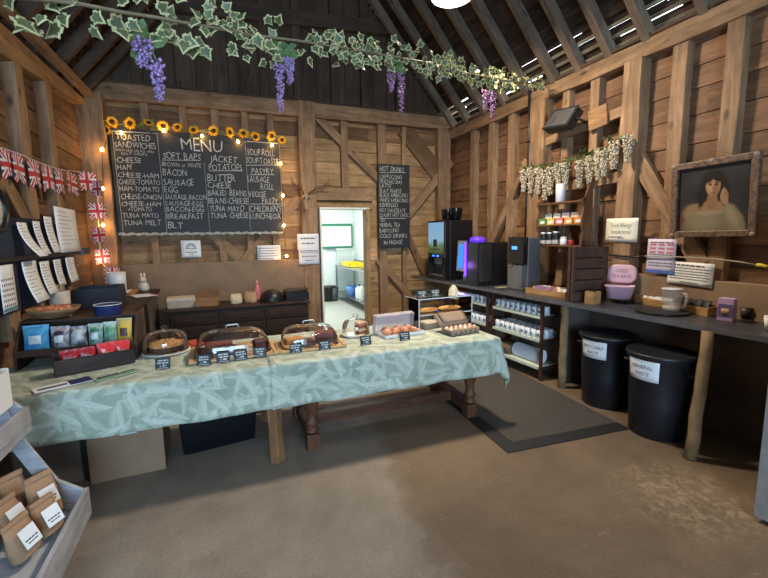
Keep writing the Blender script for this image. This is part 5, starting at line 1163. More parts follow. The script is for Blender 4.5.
sachets(co_+Rc @ Vector((0, -L*.5, 0)), crz, 2, 5, .045, .058, [M_sk, M_sk, M_sr], ['black', 'glossy black', 'red'], ' sachets in the long caddy', ' sachet in the long caddy behind the clear jug', random.Random(7), (.05, .105))
tp = PZ(722, 321, CZ); t = T('tea_carton', 'upright pink and purple drink carton at the end of the wooden caddy', 'carton', (tp.x+.05, tp.y+.0, CZ+.001), 12)
mb = MB(); mb.bb((-.04, -.05, 0), (.04, .05, .175)); mb.build('box', plain('lilac_carton', (178, 146, 182), .5), t, bevel=.002)
mb = MB(); mb.bb((-.0412, -.045, .03), (-.0402, .045, .13)); mb.build('front_panel', plain('violet_panel', (96, 84, 132), .5), t); mb = MB(); mb.lathe([(.022, 0), (.026, .03), (.0255, .05), (1e-5, .052)], 12, 0, tr(-.0415, 0, .045) @ Matrix.Scale(.1, 4, (1, 0, 0))); mb.build('cup_picture', plain('tan_picture', (196, 148, 108), .5), t)
for i, (du, lb) in enumerate(((741, 'dark cup standing behind the pink drink carton'), (750, 'dark cup second from the pink drink carton'))):
    q = PZ(du, 319, CZ); t = T('takeaway_cup', lb, 'cup', (q.x+.06, q.y, CZ+.001)); mb = MB(); mb.lathe([(.03, 0), (.041, .085), (.038, .085), (.028, .006), (1e-5, .006)], 16); mb.build('cup', plain('dark_cup', (58, 48, 46), .5), t); mb = MB(); mb.lathe([(.041, .083), (.043, .087), (.04, .089)], 16); mb.build('rim', plain('dark_cup', (0, 0, 0)), t)
q = PZ(768, 330, CZ); t = T('takeaway_cup', 'white paper cup at the near end of the counter', 'cup', (q.x+.03, q.y-.0, CZ+.001)); mb = MB(); mb.lathe([(.032, 0), (.042, .09), (.039, .09), (.03, .006), (1e-5, .006)], 18); mb.build('cup', M_paper, t); mb = MB(); mb.lathe([(.042, .088), (.0445, .092), (.041, .094)], 18); mb.build('rim', M_paper, t)
# --- two bins
M_bin = plain('bin_black', (20, 22, 28), .45, var=.2, scale=6)
def bin_(label, p, txt, rz):
    t = T('dustbin', label, 'bin', (p[0], p[1], 0), rz); mb = MB(); mb.lathe([(.19, 0), (.2, .01), (.214, .3), (.226, .62), (.236, .64), (.242, .655), (.237, .68), (.226, .68), (.214, .62), (.2, .3), (.18, .03), (1e-5, .03)], 40); mb.build('body', M_bin, t)
    mb = MB(); mb.lathe([(.237, .655), (.251, .665), (.251, .688), (.237, .693), (.23, .688)], 40); mb.build('rim', M_bin, t)
    for s_ in (-1, 1): mb = MB(); mb.tube([(-.05, s_*.22, .56), (-.05, s_*.27, .56), (-.04, s_*.285, .56), (.04, s_*.285, .56), (.05, s_*.27, .56), (.05, s_*.22, .56)], .012, 7); mb.build('handle', M_bin, t)
    w, h, r = .255, .165, .2375; mb = MB(); a0 = -.04
    z0 = .48
    f = lambda x, y, o=0.: (-(r+o-.012*(1-y/h))*math.cos(x/r), (r+o-.012*(1-y/h))*math.sin(-x/r), z0+y)
    mb.grid(lambda u, v: f((u-.5)*w, v*h), 10, 4); s = mb.build('paper_sign', M_paper, t, solid=.001)
    s['label'] = 'white paper sign taped to the bin'
    mb = MB()
    for j, line in enumerate(txt):
        vs, fs, wd = text_mesh(line); hh = .03; ww = [.17, .115][j] if len(txt[0]) < 9 else [.2, .115][j]; o = len(mb.v)
        mb.add([f(v.x/wd*ww-ww/2, .095-.055*j+v.y/.7*hh, .002) for v in vs], fs, 0)
    mb.build('print', M_ink, s); return t
bin_('black dustbin signed for recyclable waste, standing between the two counter poles', (3.40, 2.80), ('RECYCLABLE', 'WASTE'), 8)
bin_('black dustbin signed for general waste, beside the near counter pole', (3.275, 2.195), ('GENERAL', 'WASTE'), 2)
# --- display fridge at the edge
t = T('display_fridge', 'silver framed glass door drinks fridge standing in front of the counter end', 'fridge', (2.745, 1.25, 0))
M_fr = plain('fridge_silver', (150, 150, 152), .35, .4)
mb = MB(); mb.bb((.055, -.62, .06), (.475, 0, 1.85)); mb.build('cabinet', M_fr, t, bevel=.006)
dr = MB()
for a, b in (((.0, -.62, .03), (.05, -.55, 1.85)), ((.0, -.07, .03), (.05, 0, 1.85)), ((.0, -.55, .03), (.05, -.07, .15)), ((.0, -.55, 1.75), (.05, -.07, 1.85))): dr.bb(a, b)
d_ = dr.build('door', M_fr, t, bevel=.004)
mb = MB(); mb.bb((.012, -.549, .151), (.03, -.071, 1.749)); mb.build('door_glass', plain('fridge_glass_blue', (120, 150, 170), .08), d_)
mb = MB(); mb.bb((-.004, -.068, .15), (.0, -.062, 1.75)); mb.build('door_seal', M_blk, d_)
for y in (-.57, -.05): mb = MB(); mb.cyl((.06, y, 0), (.06, y, .06), .025); mb.build('foot', M_blk, t)

# ------------------------------------------------------------------ things on the right-hand wall
M_sh = wood('orange_brown_shelf_wood', (96, 64, 42), (140, 98, 66), 'Y', .6); M_shZ = wood('orange_brown_shelf_upright', (96, 64, 42), (140, 98, 66), 'Z', .6)
wx = XR-.20; a = PX(537, 204, wx); b = PX(582, 200, wx); c = PX(538, 244.5, wx); m = PX(538, 226, wx)
t = T('hanging_shelf', 'small wooden wall shelf with scalloped sides holding tea boxes and jars', 'shelf', (wx, (a.y+b.y)/2, c.z-.03)); L = (a.y-b.y)/2; zt = a.z-c.z+.03; zm = m.z-c.z+.03
sp = [(.0, 0), (.15, 0), (.15, zt+.22), (.09, zt+.16), (.04, zt+.03), (.0, zt), (.03, zt-.08), (.0, zm+.06), (0, zm-.02), (.025, zm-.09), (0, .06)]
for s_ in (-1, 1): mb = MB(); mb.prism(sp, -.009, .009, 0, tr(0, s_*L, 0) @ rot(90)); mb.build('side', M_shZ, t, bevel=.002)
for z in (.012, zm-.006, zt-.02): mb = MB(); mb.bb((.005, -L+.0095, z), (.145, L-.0095, z+.016)); mb.build('shelf', M_sh, t)
wz = c.z-.03; wy = (a.y+b.y)/2
t = T('white_vase', 'white cylindrical vase on top of the wall shelf', 'vase', (wx+.07, PX(560, 203, wx+.07).y, wz+zt-.003)); mb = MB(); mb.lathe([(.045, 0), (.05, .005), (.054, .20), (.05, .21), (.046, .2), (.042, .012), (1e-5, .01)], 22); mb.build('vase', M_mug, t); mb = MB(); mb.lathe([(.05, .205), (.055, .209), (.05, .213)], 22); mb.build('rim', M_mug, t)
for i, (cn, c_) in enumerate((('green', (86, 130, 72)), ('yellow and green', (206, 178, 70)), ('pink', (204, 110, 120)), ('orange', (216, 150, 60)), ('amber', (196, 128, 56)))):
    y = wy+L-.07-i*(2*L-.14)/4; t = T('tea_box', cn+' tea box with its white flap open on the wall shelf', 'tea box', (wx+.075, y, wz+zm+.011)); mb = MB(); mb.bb((-.05, -.058, 0), (.05, .058, .075)); mb.build('box', plain('tea_box_'+cn.replace(' ', '_'), c_, .5, var=.3, scale=40), t)
    mb = MB(); mb.bb((.046, -.055, .0755), (.05, .055, .135)); mb.build('flap', M_paper, t); mb = MB(); mb.bb((-.0512, -.04, .015), (-.0502, .03, .045)); mb.build('printed_panel', M_paper, t)
for i, (y, r, h, c_, lb) in enumerate(((L-.06, .04, .13, 0, 'black lidded jar first along the bottom of the wall shelf'), (L-.16, .04, .13, 0, 'black lidded jar second along the bottom of the wall shelf'), (L-.26, .04, .14, 0, 'black lidded jar third along the bottom of the wall shelf'), (L-.38, .04, .075, 1, 'white squat pot on the bottom of the wall shelf'), (L-.49, .035, .06, 2, 'small red pot on the bottom of the wall shelf'))):
    t = T('storage_jar', lb, 'jar', (wx+.07, wy+y, wz+.029)); mb = MB(); mb.lathe([(r*.95, 0), (r, .005), (r, h*.9), (r*.8, h)], 16); mb.build('body', [M_blk, M_mug, plain('red_pot', (150, 46, 40), .5)][c_], t); mb = MB(); mb.lathe([(r*.85, h), (r*.85, h+.018), (1e-5, h+.02)], 16); mb.build('lid', [M_mug, M_mug, M_dkwood][c_], t)
    if c_ == 0: mb = MB(); mb.lathe([(r+.001, h*.08), (r+.001, h*.42)], 16, cap=False); mb.build('label_band', plain('grey_label', (168, 170, 172), .6), t)
def on_right(u0, v0, u1, v1, x): a, b = PX(u0, v0, x), PX(u1, v1, x); return wall_M((x, (a.y+b.y)/2, b.z), 'right'), abs(b.y-a.y), a.z-b.z
M_, w_, h_ = on_right(606.5, 219, 637, 242, XR-.05)
notice('allergy_notice', 'cream card asking about food allergy or intolerance, pinned to the post by the wisteria', 'notice', M_ @ rot(0, 0, -1), w_, h_, [(.2, .012, .1, .55)], [('Food Allergy?', .62, .042, .66), ('Intolerance?', .34, .042, .62), ('Ask us', .12, .028, .2)], mats=plain('cream_card', (226, 222, 206), .7, var=.02), seed=8)
M_, w_, h_ = on_right(648, 239, 674, 274.5, XR-.035)
t = notice('allergen_chart', 'lilac and red printed chart with a blue foot on the cable line', 'chart', M_ @ rot(0, 0, -1), w_, h_, [(.9, .012, .1, .9), (.55, .01, .08, .9), (.3, .01, .08, .92), (.22, .01, .08, .92)], mats=plain('lilac_paper', (196, 190, 214), .7, var=.02), seed=9)
mb = MB(); mb.bb((-w_/2, .0, .0035), (w_/2, .03, .0048)); mb.build('blue_band', plain('chart_blue', (70, 104, 176), .6), t)
mb = MB(); rg = random.Random(3)
for i in range(9): x, y = (i % 3-1)*w_*.3, h_*(.62+.11*(i//3)); mb.bb((x-.028, y-.008, .0035), (x+.028, y+.008, .0048))
mb.build('red_boxes', plain('chart_red', (190, 104, 112), .6), t)
M_, w_, h_ = on_right(668.5, 261, 712, 288, XR-.03)
notice('paper_notice', 'wide white printed notice hanging below the framed painting', 'notice', M_ @ rot(0, 0, -2), w_, h_, [(.85, .014, .08, .8), (.72, .008, .06, .94), (.6, .008, .06, .94), (.49, .008, .06, .9), (.38, .008, .06, .94), (.27, .008, .06, .9), (.13, .008, .3, .7)], seed=10)
# cable line
t = T('wall_cable', 'pale cable strung along the posts above the counter', 'cable', (0, 0, 0)); pts = [PX(u, v, XR-.055) for u, v in ((612, 255), (632, 257), (645, 256), (662, 256.5), (690, 257.5), (715, 259), (740, 262), (757, 265))]
mb = MB(); mb.tube(pts[2:], .006, 6); mb.build('pale_length', plain('pale_cable', (150, 140, 122), .6), t); mb = MB(); mb.tube([PX(592, 251.5, XR-.055)]+pts[:3], .008, 6); mb.build('black_length', M_blk, t)
mb = MB(); mb.tube([pts[-1], pts[-1]+Vector((0, -.03, -.0)), pts[-1]+Vector((-.01, -.07, -.01))], .014, 8); mb.build('yellow_connector', plain('yellow_plastic', (204, 176, 50), .5), t)
t = T('pipe_cable', 'black cable running down beside the rough post from the eaves', 'cable', (0, 0, 0)); mb = MB(); mb.tube([PX(529, 90, XR-.06), PX(529, 140, XR-.05), PX(527, 185, XR-.05), PX(525, 245, XR-.05)], .014, 7); mb.build('cable', M_blk, t); mb = MB(); mb.box(PX(528.5, 142, XR-.05), (.03, .06, .02)); mb.build('clip', M_blk, t)
# plywood square and flood light
a, b = PX(589, 118, XR-.035), PX(607, 121, XR-.035); ct = PX(598, 117.5, XR-.035)
t = T('plywood_panel', 'small square plywood panel fixed across the upper rail near the eaves', 'panel', (0, 0, 0)); mb = MB(); mb.box((0, 0, 0), (.02, abs(a.y-b.y), .215), 0, tr(ct) @ rot(0, 0, 0) @ rot(-6)); mb.build('board', wood('pale_plywood', (140, 104, 70), (178, 138, 98), 'Y', .7), t); mb = MB()
for s_ in (-1, 1): mb.cyl(ct+Vector((-.009, s_*.08, .07)), ct+Vector((-.014, s_*.08, .07)), .008)
mb.build('screw_head', M_steel, t)
fc = PX(560, 118, XR-.22); t = T('flood_light', 'black square flood light tilted down from the eaves beam', 'flood light', M=tr(fc) @ rot(0, 0, -4) @ rot(7) @ rot(0, 32, 0))
mb = MB(); mb.bb((.01, -.2, -.12), (.10, .2, .12)); mb.build('housing', M_blk, t, bevel=.012)
mb = MB(); mb.bb((-.008, -.205, -.128), (.0095, .205, .128)); mb.build('bezel', M_blk, t, bevel=.004); mb = MB(); mb.bb((-.0105, -.18, -.105), (-.0085, .18, .105)); mb.build('lens', plain('grey_lens', (74, 72, 72), .25), t)
mb = MB(); mb.tube([(.05, .215, 0), (.17, .215, .04), (.24, .1, .09), (.24, -.1, .09), (.17, -.215, .04), (.05, -.215, 0)], .012, 6); mb.build('bracket', M_blk, t)
# white wisteria along the lower rail
M_wis = plain('wisteria_cream', (190, 178, 154), .7, var=.12, scale=40); M_vleaf = plain('wisteria_leaf', (70, 92, 44), .6, var=.3, scale=20); M_pur = plain('wisteria_purple', (150, 122, 166), .6, var=.25, scale=50); M_pur2 = plain('wisteria_pink_purple', (158, 110, 152), .6, var=.25, scale=50)
def raceme(name, mat, p, L, r, parent, rg, n=70, s=.017):
    mb = MB()
    for i in range(n):
        t_ = (i/n)**1.0; rr = r*(1-.55*t_)*math.sqrt(rg.random()); a = rg.uniform(0, 6.28); q = Vector((rr*math.cos(a), rr*math.sin(a), -L*t_)); s_ = s*(1-.35*t_)*rg.uniform(.8, 1.2)
        M = tr(q) @ rot(rg.uniform(0, 360), rg.uniform(0, 360), 0); mb.add([(s_, 0, 0), (0, s_*.8, .2*s_), (-s_, 0, 0), (0, -s_*.8, .2*s_), (0, 0, s_*.7), (0, 0, -s_*.5)], [(0, 1, 4), (1, 2, 4), (2, 3, 4), (3, 0, 4), (1, 0, 5), (2, 1, 5), (3, 2, 5), (0, 3, 5)], 0, True, M)
    return mb.build(name, mat, parent, loc=p)
t = T('white_wisteria_garland', 'garland of cream wisteria blossoms hung over the wall shelf', 'garland', (0, 0, 0)); gx = XR-.10; rg = random.Random(21)
cl = [(524, 170, 22), (531, 168, 25), (539, 168, 26), (546, 170, 30), (551, 168, 27), (559, 164, 20), (566, 163, 22), (580, 161, 27), (590, 157, 26), (599, 150, 30), (605, 150, 26), (615, 142, 27), (629, 136, 26)]
pts = []
for (u, v, L) in cl:
    p = PX(u, v, gx); q = PX(u, v+L, gx); raceme('blossom', M_wis, p, p.z-q.z, .055, t, rg, 200, .0175); pts.append(p+Vector((0, 0, .02)))
mb = MB(); mb.tube(pts, .006, 5); mb.build('stem', M_vleaf, t); mb = MB()
for i in range(70): p = rg.choice(pts)+Vector((rg.uniform(-.04, .03), rg.uniform(-.12, .12), rg.uniform(-.03, .05))); petal(mb, rg.uniform(0, 6.28), 0, rg.uniform(.04, .08), .03, .01, tr(p) @ rot(rg.uniform(0, 360), rg.uniform(0, 90), 0))
mb.build('leaves', M_vleaf, t)['kind'] = 'stuff'
# framed portrait
fx = XR-.07; A = PX(678, 165, fx); B = PX(767, 155.5, fx); C_ = PX(672, 237, fx); w_ = A.y-B.y; h_ = A.z-C_.z
Mp = wall_M((fx-.01, (A.y+B.y)/2, C_.z), 'right') @ rot(0, 0, .5) @ rot(3)
t = T('framed_portrait', 'dark oil portrait of a woman, hand to cheek, in a chipped gilt frame', 'painting', M=Mp)
fw = .055; x0, x1, y0, y1 = -w_/2, w_/2, 0, h_
M_gilt = plain('chipped_gilt', (98, 76, 62), .55, .1, var=.6, scale=28, bump=.5); M_chip = plain('pale_gesso', (140, 124, 106), .8, var=.2, scale=20)
for nm, poly in (('side', [(x0, y0), (x1, y0), (x1-fw, y0+fw), (x0+fw, y0+fw)]), ('side', [(x1, y0), (x1, y1), (x1-fw, y1-fw), (x1-fw, y0+fw)]), ('side', [(x1, y1), (x0, y1), (x0+fw, y1-fw), (x1-fw, y1-fw)]), ('side', [(x0, y1), (x0, y0), (x0+fw, y0+fw), (x0+fw, y1-fw)])): mb = MB(); mb.prism(poly, -.01, .035); mb.build('frame_rail', M_gilt, t, bevel=.008)
for q in ((x0+.02, y0+.02), (x1-.02, y0+.02), (x0+.02, y1-.02), (x1-.02, y1-.02), ((x0+x1)/2, y1-.015)): mb = MB(); mb.sph((q[0], q[1], .034), .022, 8, sz=.4); mb.build('corner_ornament', M_chip, t)
cx0, cx1, cy0, cy1 = x0+fw-.004, x1-fw+.004, y0+fw-.004, y1-fw+.004
def portrait():
    t = NT('oil_portrait'); g = t.n('ShaderNodeSeparateXYZ', {0: t.n('ShaderNodeTexCoord').outputs['Generated']}); X, Y = g.outputs[0], t.math('SUBTRACT', 1., g.outputs[1])
    wob = t.math('MULTIPLY_ADD', t.noise(t.coords(kind='Generated'), 9, 3), .03, -.015); X = t.math('ADD', X, wob); Y = t.math('SUBTRACT', Y, wob)
    c = t.ramp(t.noise(t.coords(kind='Generated'), 3, 4), [(.3, lin((24, 26, 30))), (.7, lin((46, 46, 48)))])
    def E(c, cx, cy, rx, ry, col, a=0., soft=.25, op=1.):
        ca, sa = math.cos(R_(a)), math.sin(R_(a)); dx = t.math('SUBTRACT', X, cx); dy = t.math('SUBTRACT', Y, cy)
        u = t.math('ADD', t.math('MULTIPLY', dx, ca/rx), t.math('MULTIPLY', dy, sa/rx)); v = t.math('ADD', t.math('MULTIPLY', dx, -sa/ry), t.math('MULTIPLY', dy, ca/ry))
        d = t.math('SQRT', t.math('ADD', t.math('MULTIPLY', u, u), t.math('MULTIPLY', v, v)))
        m = t.n('ShaderNodeMapRange', {0: d, 1: 1+soft, 2: 1-soft, 3: 0., 4: op}, interpolation_type='SMOOTHSTEP').outputs[0]
        return t.mix(m, c, lin(col))
    for q in ((.52, .40, .20, .30, (20, 16, 15), 0, .2), (.12, .85, .13, .26, (82, 46, 42), 10, .3), (.46, .66, .30, .12, (136, 104, 78), 0, .2), (.50, .54, .075, .14, (126, 94, 70), 0, .2), (.22, .72, .13, .14, (128, 104, 80), 0, .3),
              (.44, .92, .36, .22, (104, 96, 78), 0, .15), (.40, .86, .22, .14, (124, 114, 92), 0, .5), (.47, .72, .22, .035, (134, 122, 98), 0, .4), (.80, .86, .12, .26, (116, 106, 86), -22, .2), (.78, .8, .06, .18, (134, 122, 98), -22, .5),
              (.36, .44, .055, .2, (20, 16, 15), 8, .3), (.655, .5, .05, .12, (20, 16, 15), -6, .3),
              (.505, .31, .10, .155, (150, 114, 84), 0, .14), (.475, .30, .055, .09, (168, 130, 98), 0, .6), (.55, .36, .04, .09, (126, 92, 68), 0, .6),
              (.43, .19, .09, .07, (22, 17, 15), -35, .25), (.58, .19, .09, .07, (22, 17, 15), 35, .25), (.505, .135, .13, .05, (22, 17, 15), 0, .25),
              (.463, .295, .028, .013, (44, 30, 26), 0, .4), (.55, .295, .028, .013, (44, 30, 26), 0, .4), (.463, .268, .034, .007, (56, 38, 30), -6, .5), (.55, .268, .034, .007, (56, 38, 30), 6, .5), (.515, .355, .016, .03, (124, 90, 68), 0, .6), (.508, .415, .032, .012, (120, 62, 54), 0, .4), (.508, .455, .04, .012, (120, 88, 66), 0, .6),
              (.665, .53, .05, .085, (146, 110, 82), -12, .2), (.625, .44, .014, .07, (150, 114, 86), 12, .3), (.65, .42, .013, .075, (142, 106, 80), 4, .3), (.675, .43, .013, .065, (136, 100, 76), -6, .3), (.70, .46, .012, .05, (128, 94, 72), -14, .3)):
        c = E(c, *q)
    t.bs(Base_Color=c, Roughness=.4); return t.m
mb = MB(); mb.bb((cx0, cy0, .004), (cx1, cy1, .008)); mb.build('canvas', portrait(), t)
mb = MB(); ct = Vector(((x0+x1)/2, y1, 0)); mb.tube([(-.2, y1-.02, -.012), (-.04, y1+.085, -.015), (.2, y1-.02, -.012)], .003, 5); mb.build('hanging_cord', plain('old_cord', (120, 100, 76), .8), t)

# ------------------------------------------------------------------ floor things
Mm = tr(1.925, 2.385, .001) @ rot(0, 0, -4)
t = T('floor_mat', 'large grey brown floor mat with a wide black border, between table and counter', 'mat', M=Mm); mw, ml, bw = 1.19, 3.5, .13
mb = MB(); mb.bb((bw, bw, 0), (mw, ml, .006)); mb.build('pile', plain('grey_brown_carpet', (64, 58, 52), .95, var=.2, scale=60, bump=.3), t); mb = MB(); mb.bb((0, 0, 0), (mw, bw-.0005, .006)); mb.bb((0, bw-.0005, 0), (bw-.0005, ml, .006)); mb.build('border', plain('rubber_border', (14, 14, 17), .7), t)
t = T('rubber_mat', 'dark rubber mat on the floor behind the serving table', 'mat', M=tr(.62, 3.95, .001)); mb = MB(); mb.bb((0, 0, 0), (1.5, 1.3, .009)); mb.build('sheet', plain('dark_paving_mat', (62, 64, 60), .8, var=.2, scale=8), t); mb = MB(); mb.bb((-.04, -.04, 0), (1.54, -.0005, .011)); mb.build('edging', M_blk, t)
M_card = plain('brown_cardboard', (132, 106, 82), .85, var=.06, scale=8); M_tape = plain('pale_tape', (190, 186, 180), .5)
def carton(label, x0, x1, y0, y1, h, rz=0, mat=M_card):
    t = T('cardboard_box', label, 'box', ((x0+x1)/2, (y0+y1)/2, 0), rz); w, d = (x1-x0)/2, (y1-y0)/2; mb = MB(); mb.bb((-w, -d, 0), (w, d, h-.004)); mb.build('body', mat, t, bevel=.004)
    for s_ in (-1, 1): mb = MB(); mb.bb((-w, min(s_*d, s_*.003), h-.0035), (w, max(s_*d, s_*.003), h+.001)); mb.build('flap', mat, t)
    mb = MB(); mb.bb((-.15*w, -d-.001, h-.09), (.3*w, -d-.0002, h-.02)); mb.bb((-.8*w, -d-.001, h-.05), (-.4*w, -d-.0002, h-.03)); mb.build('label_sticker', M_tape, t); return t
carton('brown cardboard box under the leaf cloth, next to the black storage box', -.925, -.47, 3.165, 3.62, .40, 2)
carton('greyer cardboard box under the leaf cloth, behind the biscuit display stand', -1.36, -.965, 3.24, 3.62, .40, -3, plain('grey_cardboard', (112, 98, 86), .85, var=.06))
t = T('storage_box', 'long black plastic storage box on the floor under the table', 'box', (-.11, 3.50, 0), 8); mb = MB(); shell(mb, [(rrect(.54, .28, .03), 0), (rrect(.58, .30, .03), .27), (rrect(.59, .31, .03), .28)]); mb.build('tub', M_blk, t); mb = MB(); shell(mb, [(rrect(.6, .32, .03), .281), (rrect(.6, .32, .03), .30), (rrect(.57, .29, .03), .305)]); mb.build('lid', M_blk, t)
t = T('storage_box', 'small dark storage box on the floor behind the pine table leg', 'box', (.34, 4.02, 0), 5); mb = MB(); shell(mb, [(rrect(.28, .24, .03), 0), (rrect(.30, .26, .03), .25)]); mb.build('tub', plain('dark_slate_plastic', (44, 48, 54), .5), t); mb = MB(); shell(mb, [(rrect(.31, .27, .03), .251), (rrect(.31, .27, .03), .27)]); mb.build('lid', M_blk, t)

# ------------------------------------------------------------------ side counter and wall by the corner post (opposite wall)
LZ = .95
t = T('side_counter', 'dark wooden side counter along the wall under the hanging papers', 'counter', (0, 0, 0)); lx0, lx1, ly0, ly1 = XL+.03, -.83, 4.30, 6.52
mb = MB(); mb.bb((lx0, ly0, LZ-.04), (lx1, ly1-.36, LZ)); mb.bb((lx0+.25, ly1-.36, LZ-.04), (lx1, ly1, LZ)); mb.build('worktop', M_dkwood, t, bevel=.004)
mb = MB(); mb.bb((lx1-.07, ly0+.03, 0), (lx1-.04, ly1-.02, LZ-.041)); mb.build('front_panel', M_dkpanel, t); mb = MB(); mb.bb((lx0, ly0+.03, 0), (lx1-.071, ly0+.06, LZ-.041)); mb.build('end_panel', M_dkpanel, t)
for y in (4.34, 5.4): mb = MB(); mb.bb((lx1-.039, y, 0), (lx1-.005, y+.06, LZ-.041)); mb.build('post', M_dkwood, t)
bxp = PY(95, 290, 5.2)
t = T('navy_box', 'open dark navy box on the side counter below the flag bunting', 'box', (-1.235, 5.2, LZ+.001), 3); hh = PY(95, 289, 5.0).z-LZ; mb = MB()
for a, b in (((-.2, -.22, 0), (.2, .22, .01)), ((-.2, -.22, .01), (.2, -.21, hh)), ((-.2, .21, .01), (.2, .22, hh)), ((-.2, -.21, .01), (-.19, .21, hh)), ((.19, -.21, .01), (.2, .21, hh))): mb.bb(a, b)
mb.build('body', plain('navy_card', (30, 36, 54), .6), t); mb = MB(); mb.bb((-.2, 0, 0), (.2, .16, .004), 0, tr(0, .222, hh) @ rot(-60)); mb.build('flap', plain('navy_card', (0, 0, 0)), t)
t = T('cutlery_pot', 'cream pot of wooden stirrers and cutlery on the side counter', 'pot', (-1.385, 4.52, LZ+.001)); pz = PY(62, 291, 4.52).z-LZ; mb = MB(); mb.lathe([(.07, 0), (.075, .01), (.078, pz-.0), (.072, pz), (.068, .02), (1e-5, .02)], 24); mb.build('pot', plain('cream_pot', (186, 174, 160), .5), t)
t = T('wooden_cutlery', 'bundle of wooden forks and stirrers in the cream pot', 'cutlery', (-1.385, 4.52, LZ+.022)); mb = MB(); rg = random.Random(5)
for i in range(26): x, y = rg.uniform(-.026, .026), rg.uniform(-.026, .026); mb.bar((x, y, 0), (x*1.3, y*1.3, pz+rg.uniform(-.0, .05)), .012, .002)
mb.build('cutlery_bundle', plain('birch_wood', (166, 132, 96), .7, var=.2), t)['kind'] = 'stuff'
t = T('card_tray', 'low tan cardboard tray at the corner post end of the side counter', 'tray', (-1.2, 6.0, LZ+.001)); mb = MB(); mb.bb((-.16, -.2, 0), (.16, .2, .04)); mb.build('tray', plain('tan_card', (150, 112, 74), .8), t, bevel=.004); mb = MB(); mb.bb((-.14, -.18, .041), (.1, .12, .05)); mb.build('papers', M_paper, t)
mg = Vector((-1.24, 6.02, LZ+.052)); hm = PY(100, 273, 6.02).z-mg.z
t = T('flag_mug', 'white pot decorated beside a small flag on the side counter', 'pot', mg); mb = MB(); mb.lathe([(.09, 0), (.1, .005), (.105, hm), (.098, hm), (.09, .02), (1e-5, .02)], 22); mb.build('pot', M_mug, t); mb = MB(); mb.lathe([(.105, hm-.004), (.109, hm), (.104, hm+.004)], 22); mb.build('rim', M_mug, t)
bp = Vector((-1.0, 6.35, LZ+.001)); t = T('rabbit_figurine', 'small white rabbit ornament at the back end of the side counter', 'ornament', bp); k = 1.35; M_bun = plain('white_china', (206, 200, 192), .4)
mb = MB(); mb.lathe([(.04*k, 0), (.05*k, .02*k), (.045*k, .06*k), (.025*k, .09*k), (1e-5, .1*k)], 14); mb.sph((0, -.02*k, .11*k), .032*k, 10); mb.build('body', M_bun, t)
for s_ in (-1, 1): mb = MB(); mb.sph((s_*.014*k, -.01*k, .155*k), .011*k, 8, sz=2.6); mb.build('ear', M_bun, t)
t = T('paper_sheaf', 'loose white and pink papers at the edge of the side counter', 'papers', (-.92, 5.75, LZ+.001), 15); 
for i, c_ in enumerate(((214, 208, 214), (206, 176, 186), (222, 222, 226))): mb = MB(); mb.box((rg.uniform(-.02, .02), rg.uniform(-.02, .02), .003+.004*i), (.2, .26, .003), 0, rot(0, 0, rg.uniform(-20, 20))); mb.build('sheet', plain('sheaf_%d' % i, c_, .7), t)
# notice rail with slips of paper
lxw = XL+.012
t = T('navy_board', 'dark navy board on the wall behind the hanging papers', 'board', (0, 0, 0)); mb = MB(); mb.bb((lxw-.01, 3.35, 1.12), (lxw+.004, 5.05, 1.80)); mb.build('board', plain('navy_felt', (34, 42, 58), .9), t); mb = MB(); mb.bb((lxw-.01, 3.35, 1.80), (lxw+.008, 5.05, 1.83)); mb.build('edge', M_blk, t)
t = T('ticket_rail', 'black rail along the wall that grips the hanging paper slips', 'rail', (0, 0, 0)); mb = MB(); mb.bb((lxw+.012, 3.2, 1.495), (lxw+.04, 5.5, 1.53)); mb.build('rail', M_blk, t, bevel=.003); mb = MB(); mb.bb((lxw+.012, 5.45, 1.48), (lxw+.06, 5.68, 1.56)); mb.build('end_clamp', plain('clamp_grey', (92, 92, 96), .35, .6), t, bevel=.006); mb = MB(); mb.bb((lxw+.013, 4.85, 1.532), (lxw+.038, 5.40, 1.552)); mb.build('wooden_strip', M_post, t)
def on_left(u0, v0, u1, v1, x): a, b = PX(u0, v0, x), PX(u1, v1, x); return wall_M((x, (a.y+b.y)/2, min(a.z, b.z)), 'left'), abs(b.y-a.y), abs(a.z-b.z)
rows = lambda n: [(.9-.8*i/n, .005, .1, .5+.4*((i*7) % 5)/5) for i in range(n)]
for i, (q, lb, x, curl, tilt) in enumerate((((16, 222, 30, 256), 'long curling white slip above the rail by the clock', .05, .12, 0), ((32, 221, 43, 254), 'narrow white slip above the rail, second from the clock', .045, .06, 0), ((43, 216, 55, 252), 'narrow white slip above the rail, third from the clock', .045, .05, 0), ((53, 206, 79, 251), 'large white printed sheet above the rail beside the corner post', .045, .02, 0), ((21, 262, 40, 299), 'curled white slip hanging below the rail next to the calendar', .05, .07, 0), ((39, 262, 52, 292), 'white slip hanging below the rail, second from the calendar', .05, .05, 0), ((53, 260, 63, 284), 'pale slip hanging below the rail, third from the calendar', .05, .03, 0), ((65, 258, 76, 280), 'white slip hanging below the rail at the clamp end', .05, .03, 0))):
    M_, w_, h_ = on_left(*q, XL+x); notice('paper_slip', lb, 'paper', M_ @ rot(0, 0, tilt), w_, h_, rows(9), curl=curl, seed=30+i, ink=M_pale_ink)
M_, w_, h_ = on_left(-3, 266, 18, 309, XL+.05)
t = notice('wall_calendar', 'white wall calendar hanging below the rail under the clock', 'calendar', M_, w_, h_, [], seed=50)
mb = MB()
for r in range(6):
    for c in range(6): mb.bb((-w_*.4+w_*.14*c, h_*.12+h_*.11*r, .003), (-w_*.4+w_*.14*c+w_*.06, h_*.12+h_*.11*r+h_*.04, .0042))
mb.build('print', M_ink, t); mb = MB(); mb.bb((-w_*.48, .01, .003), (w_*.48, .03, .0042)); mb.build('green_band', plain('teal_band', (80, 140, 140), .6), t)
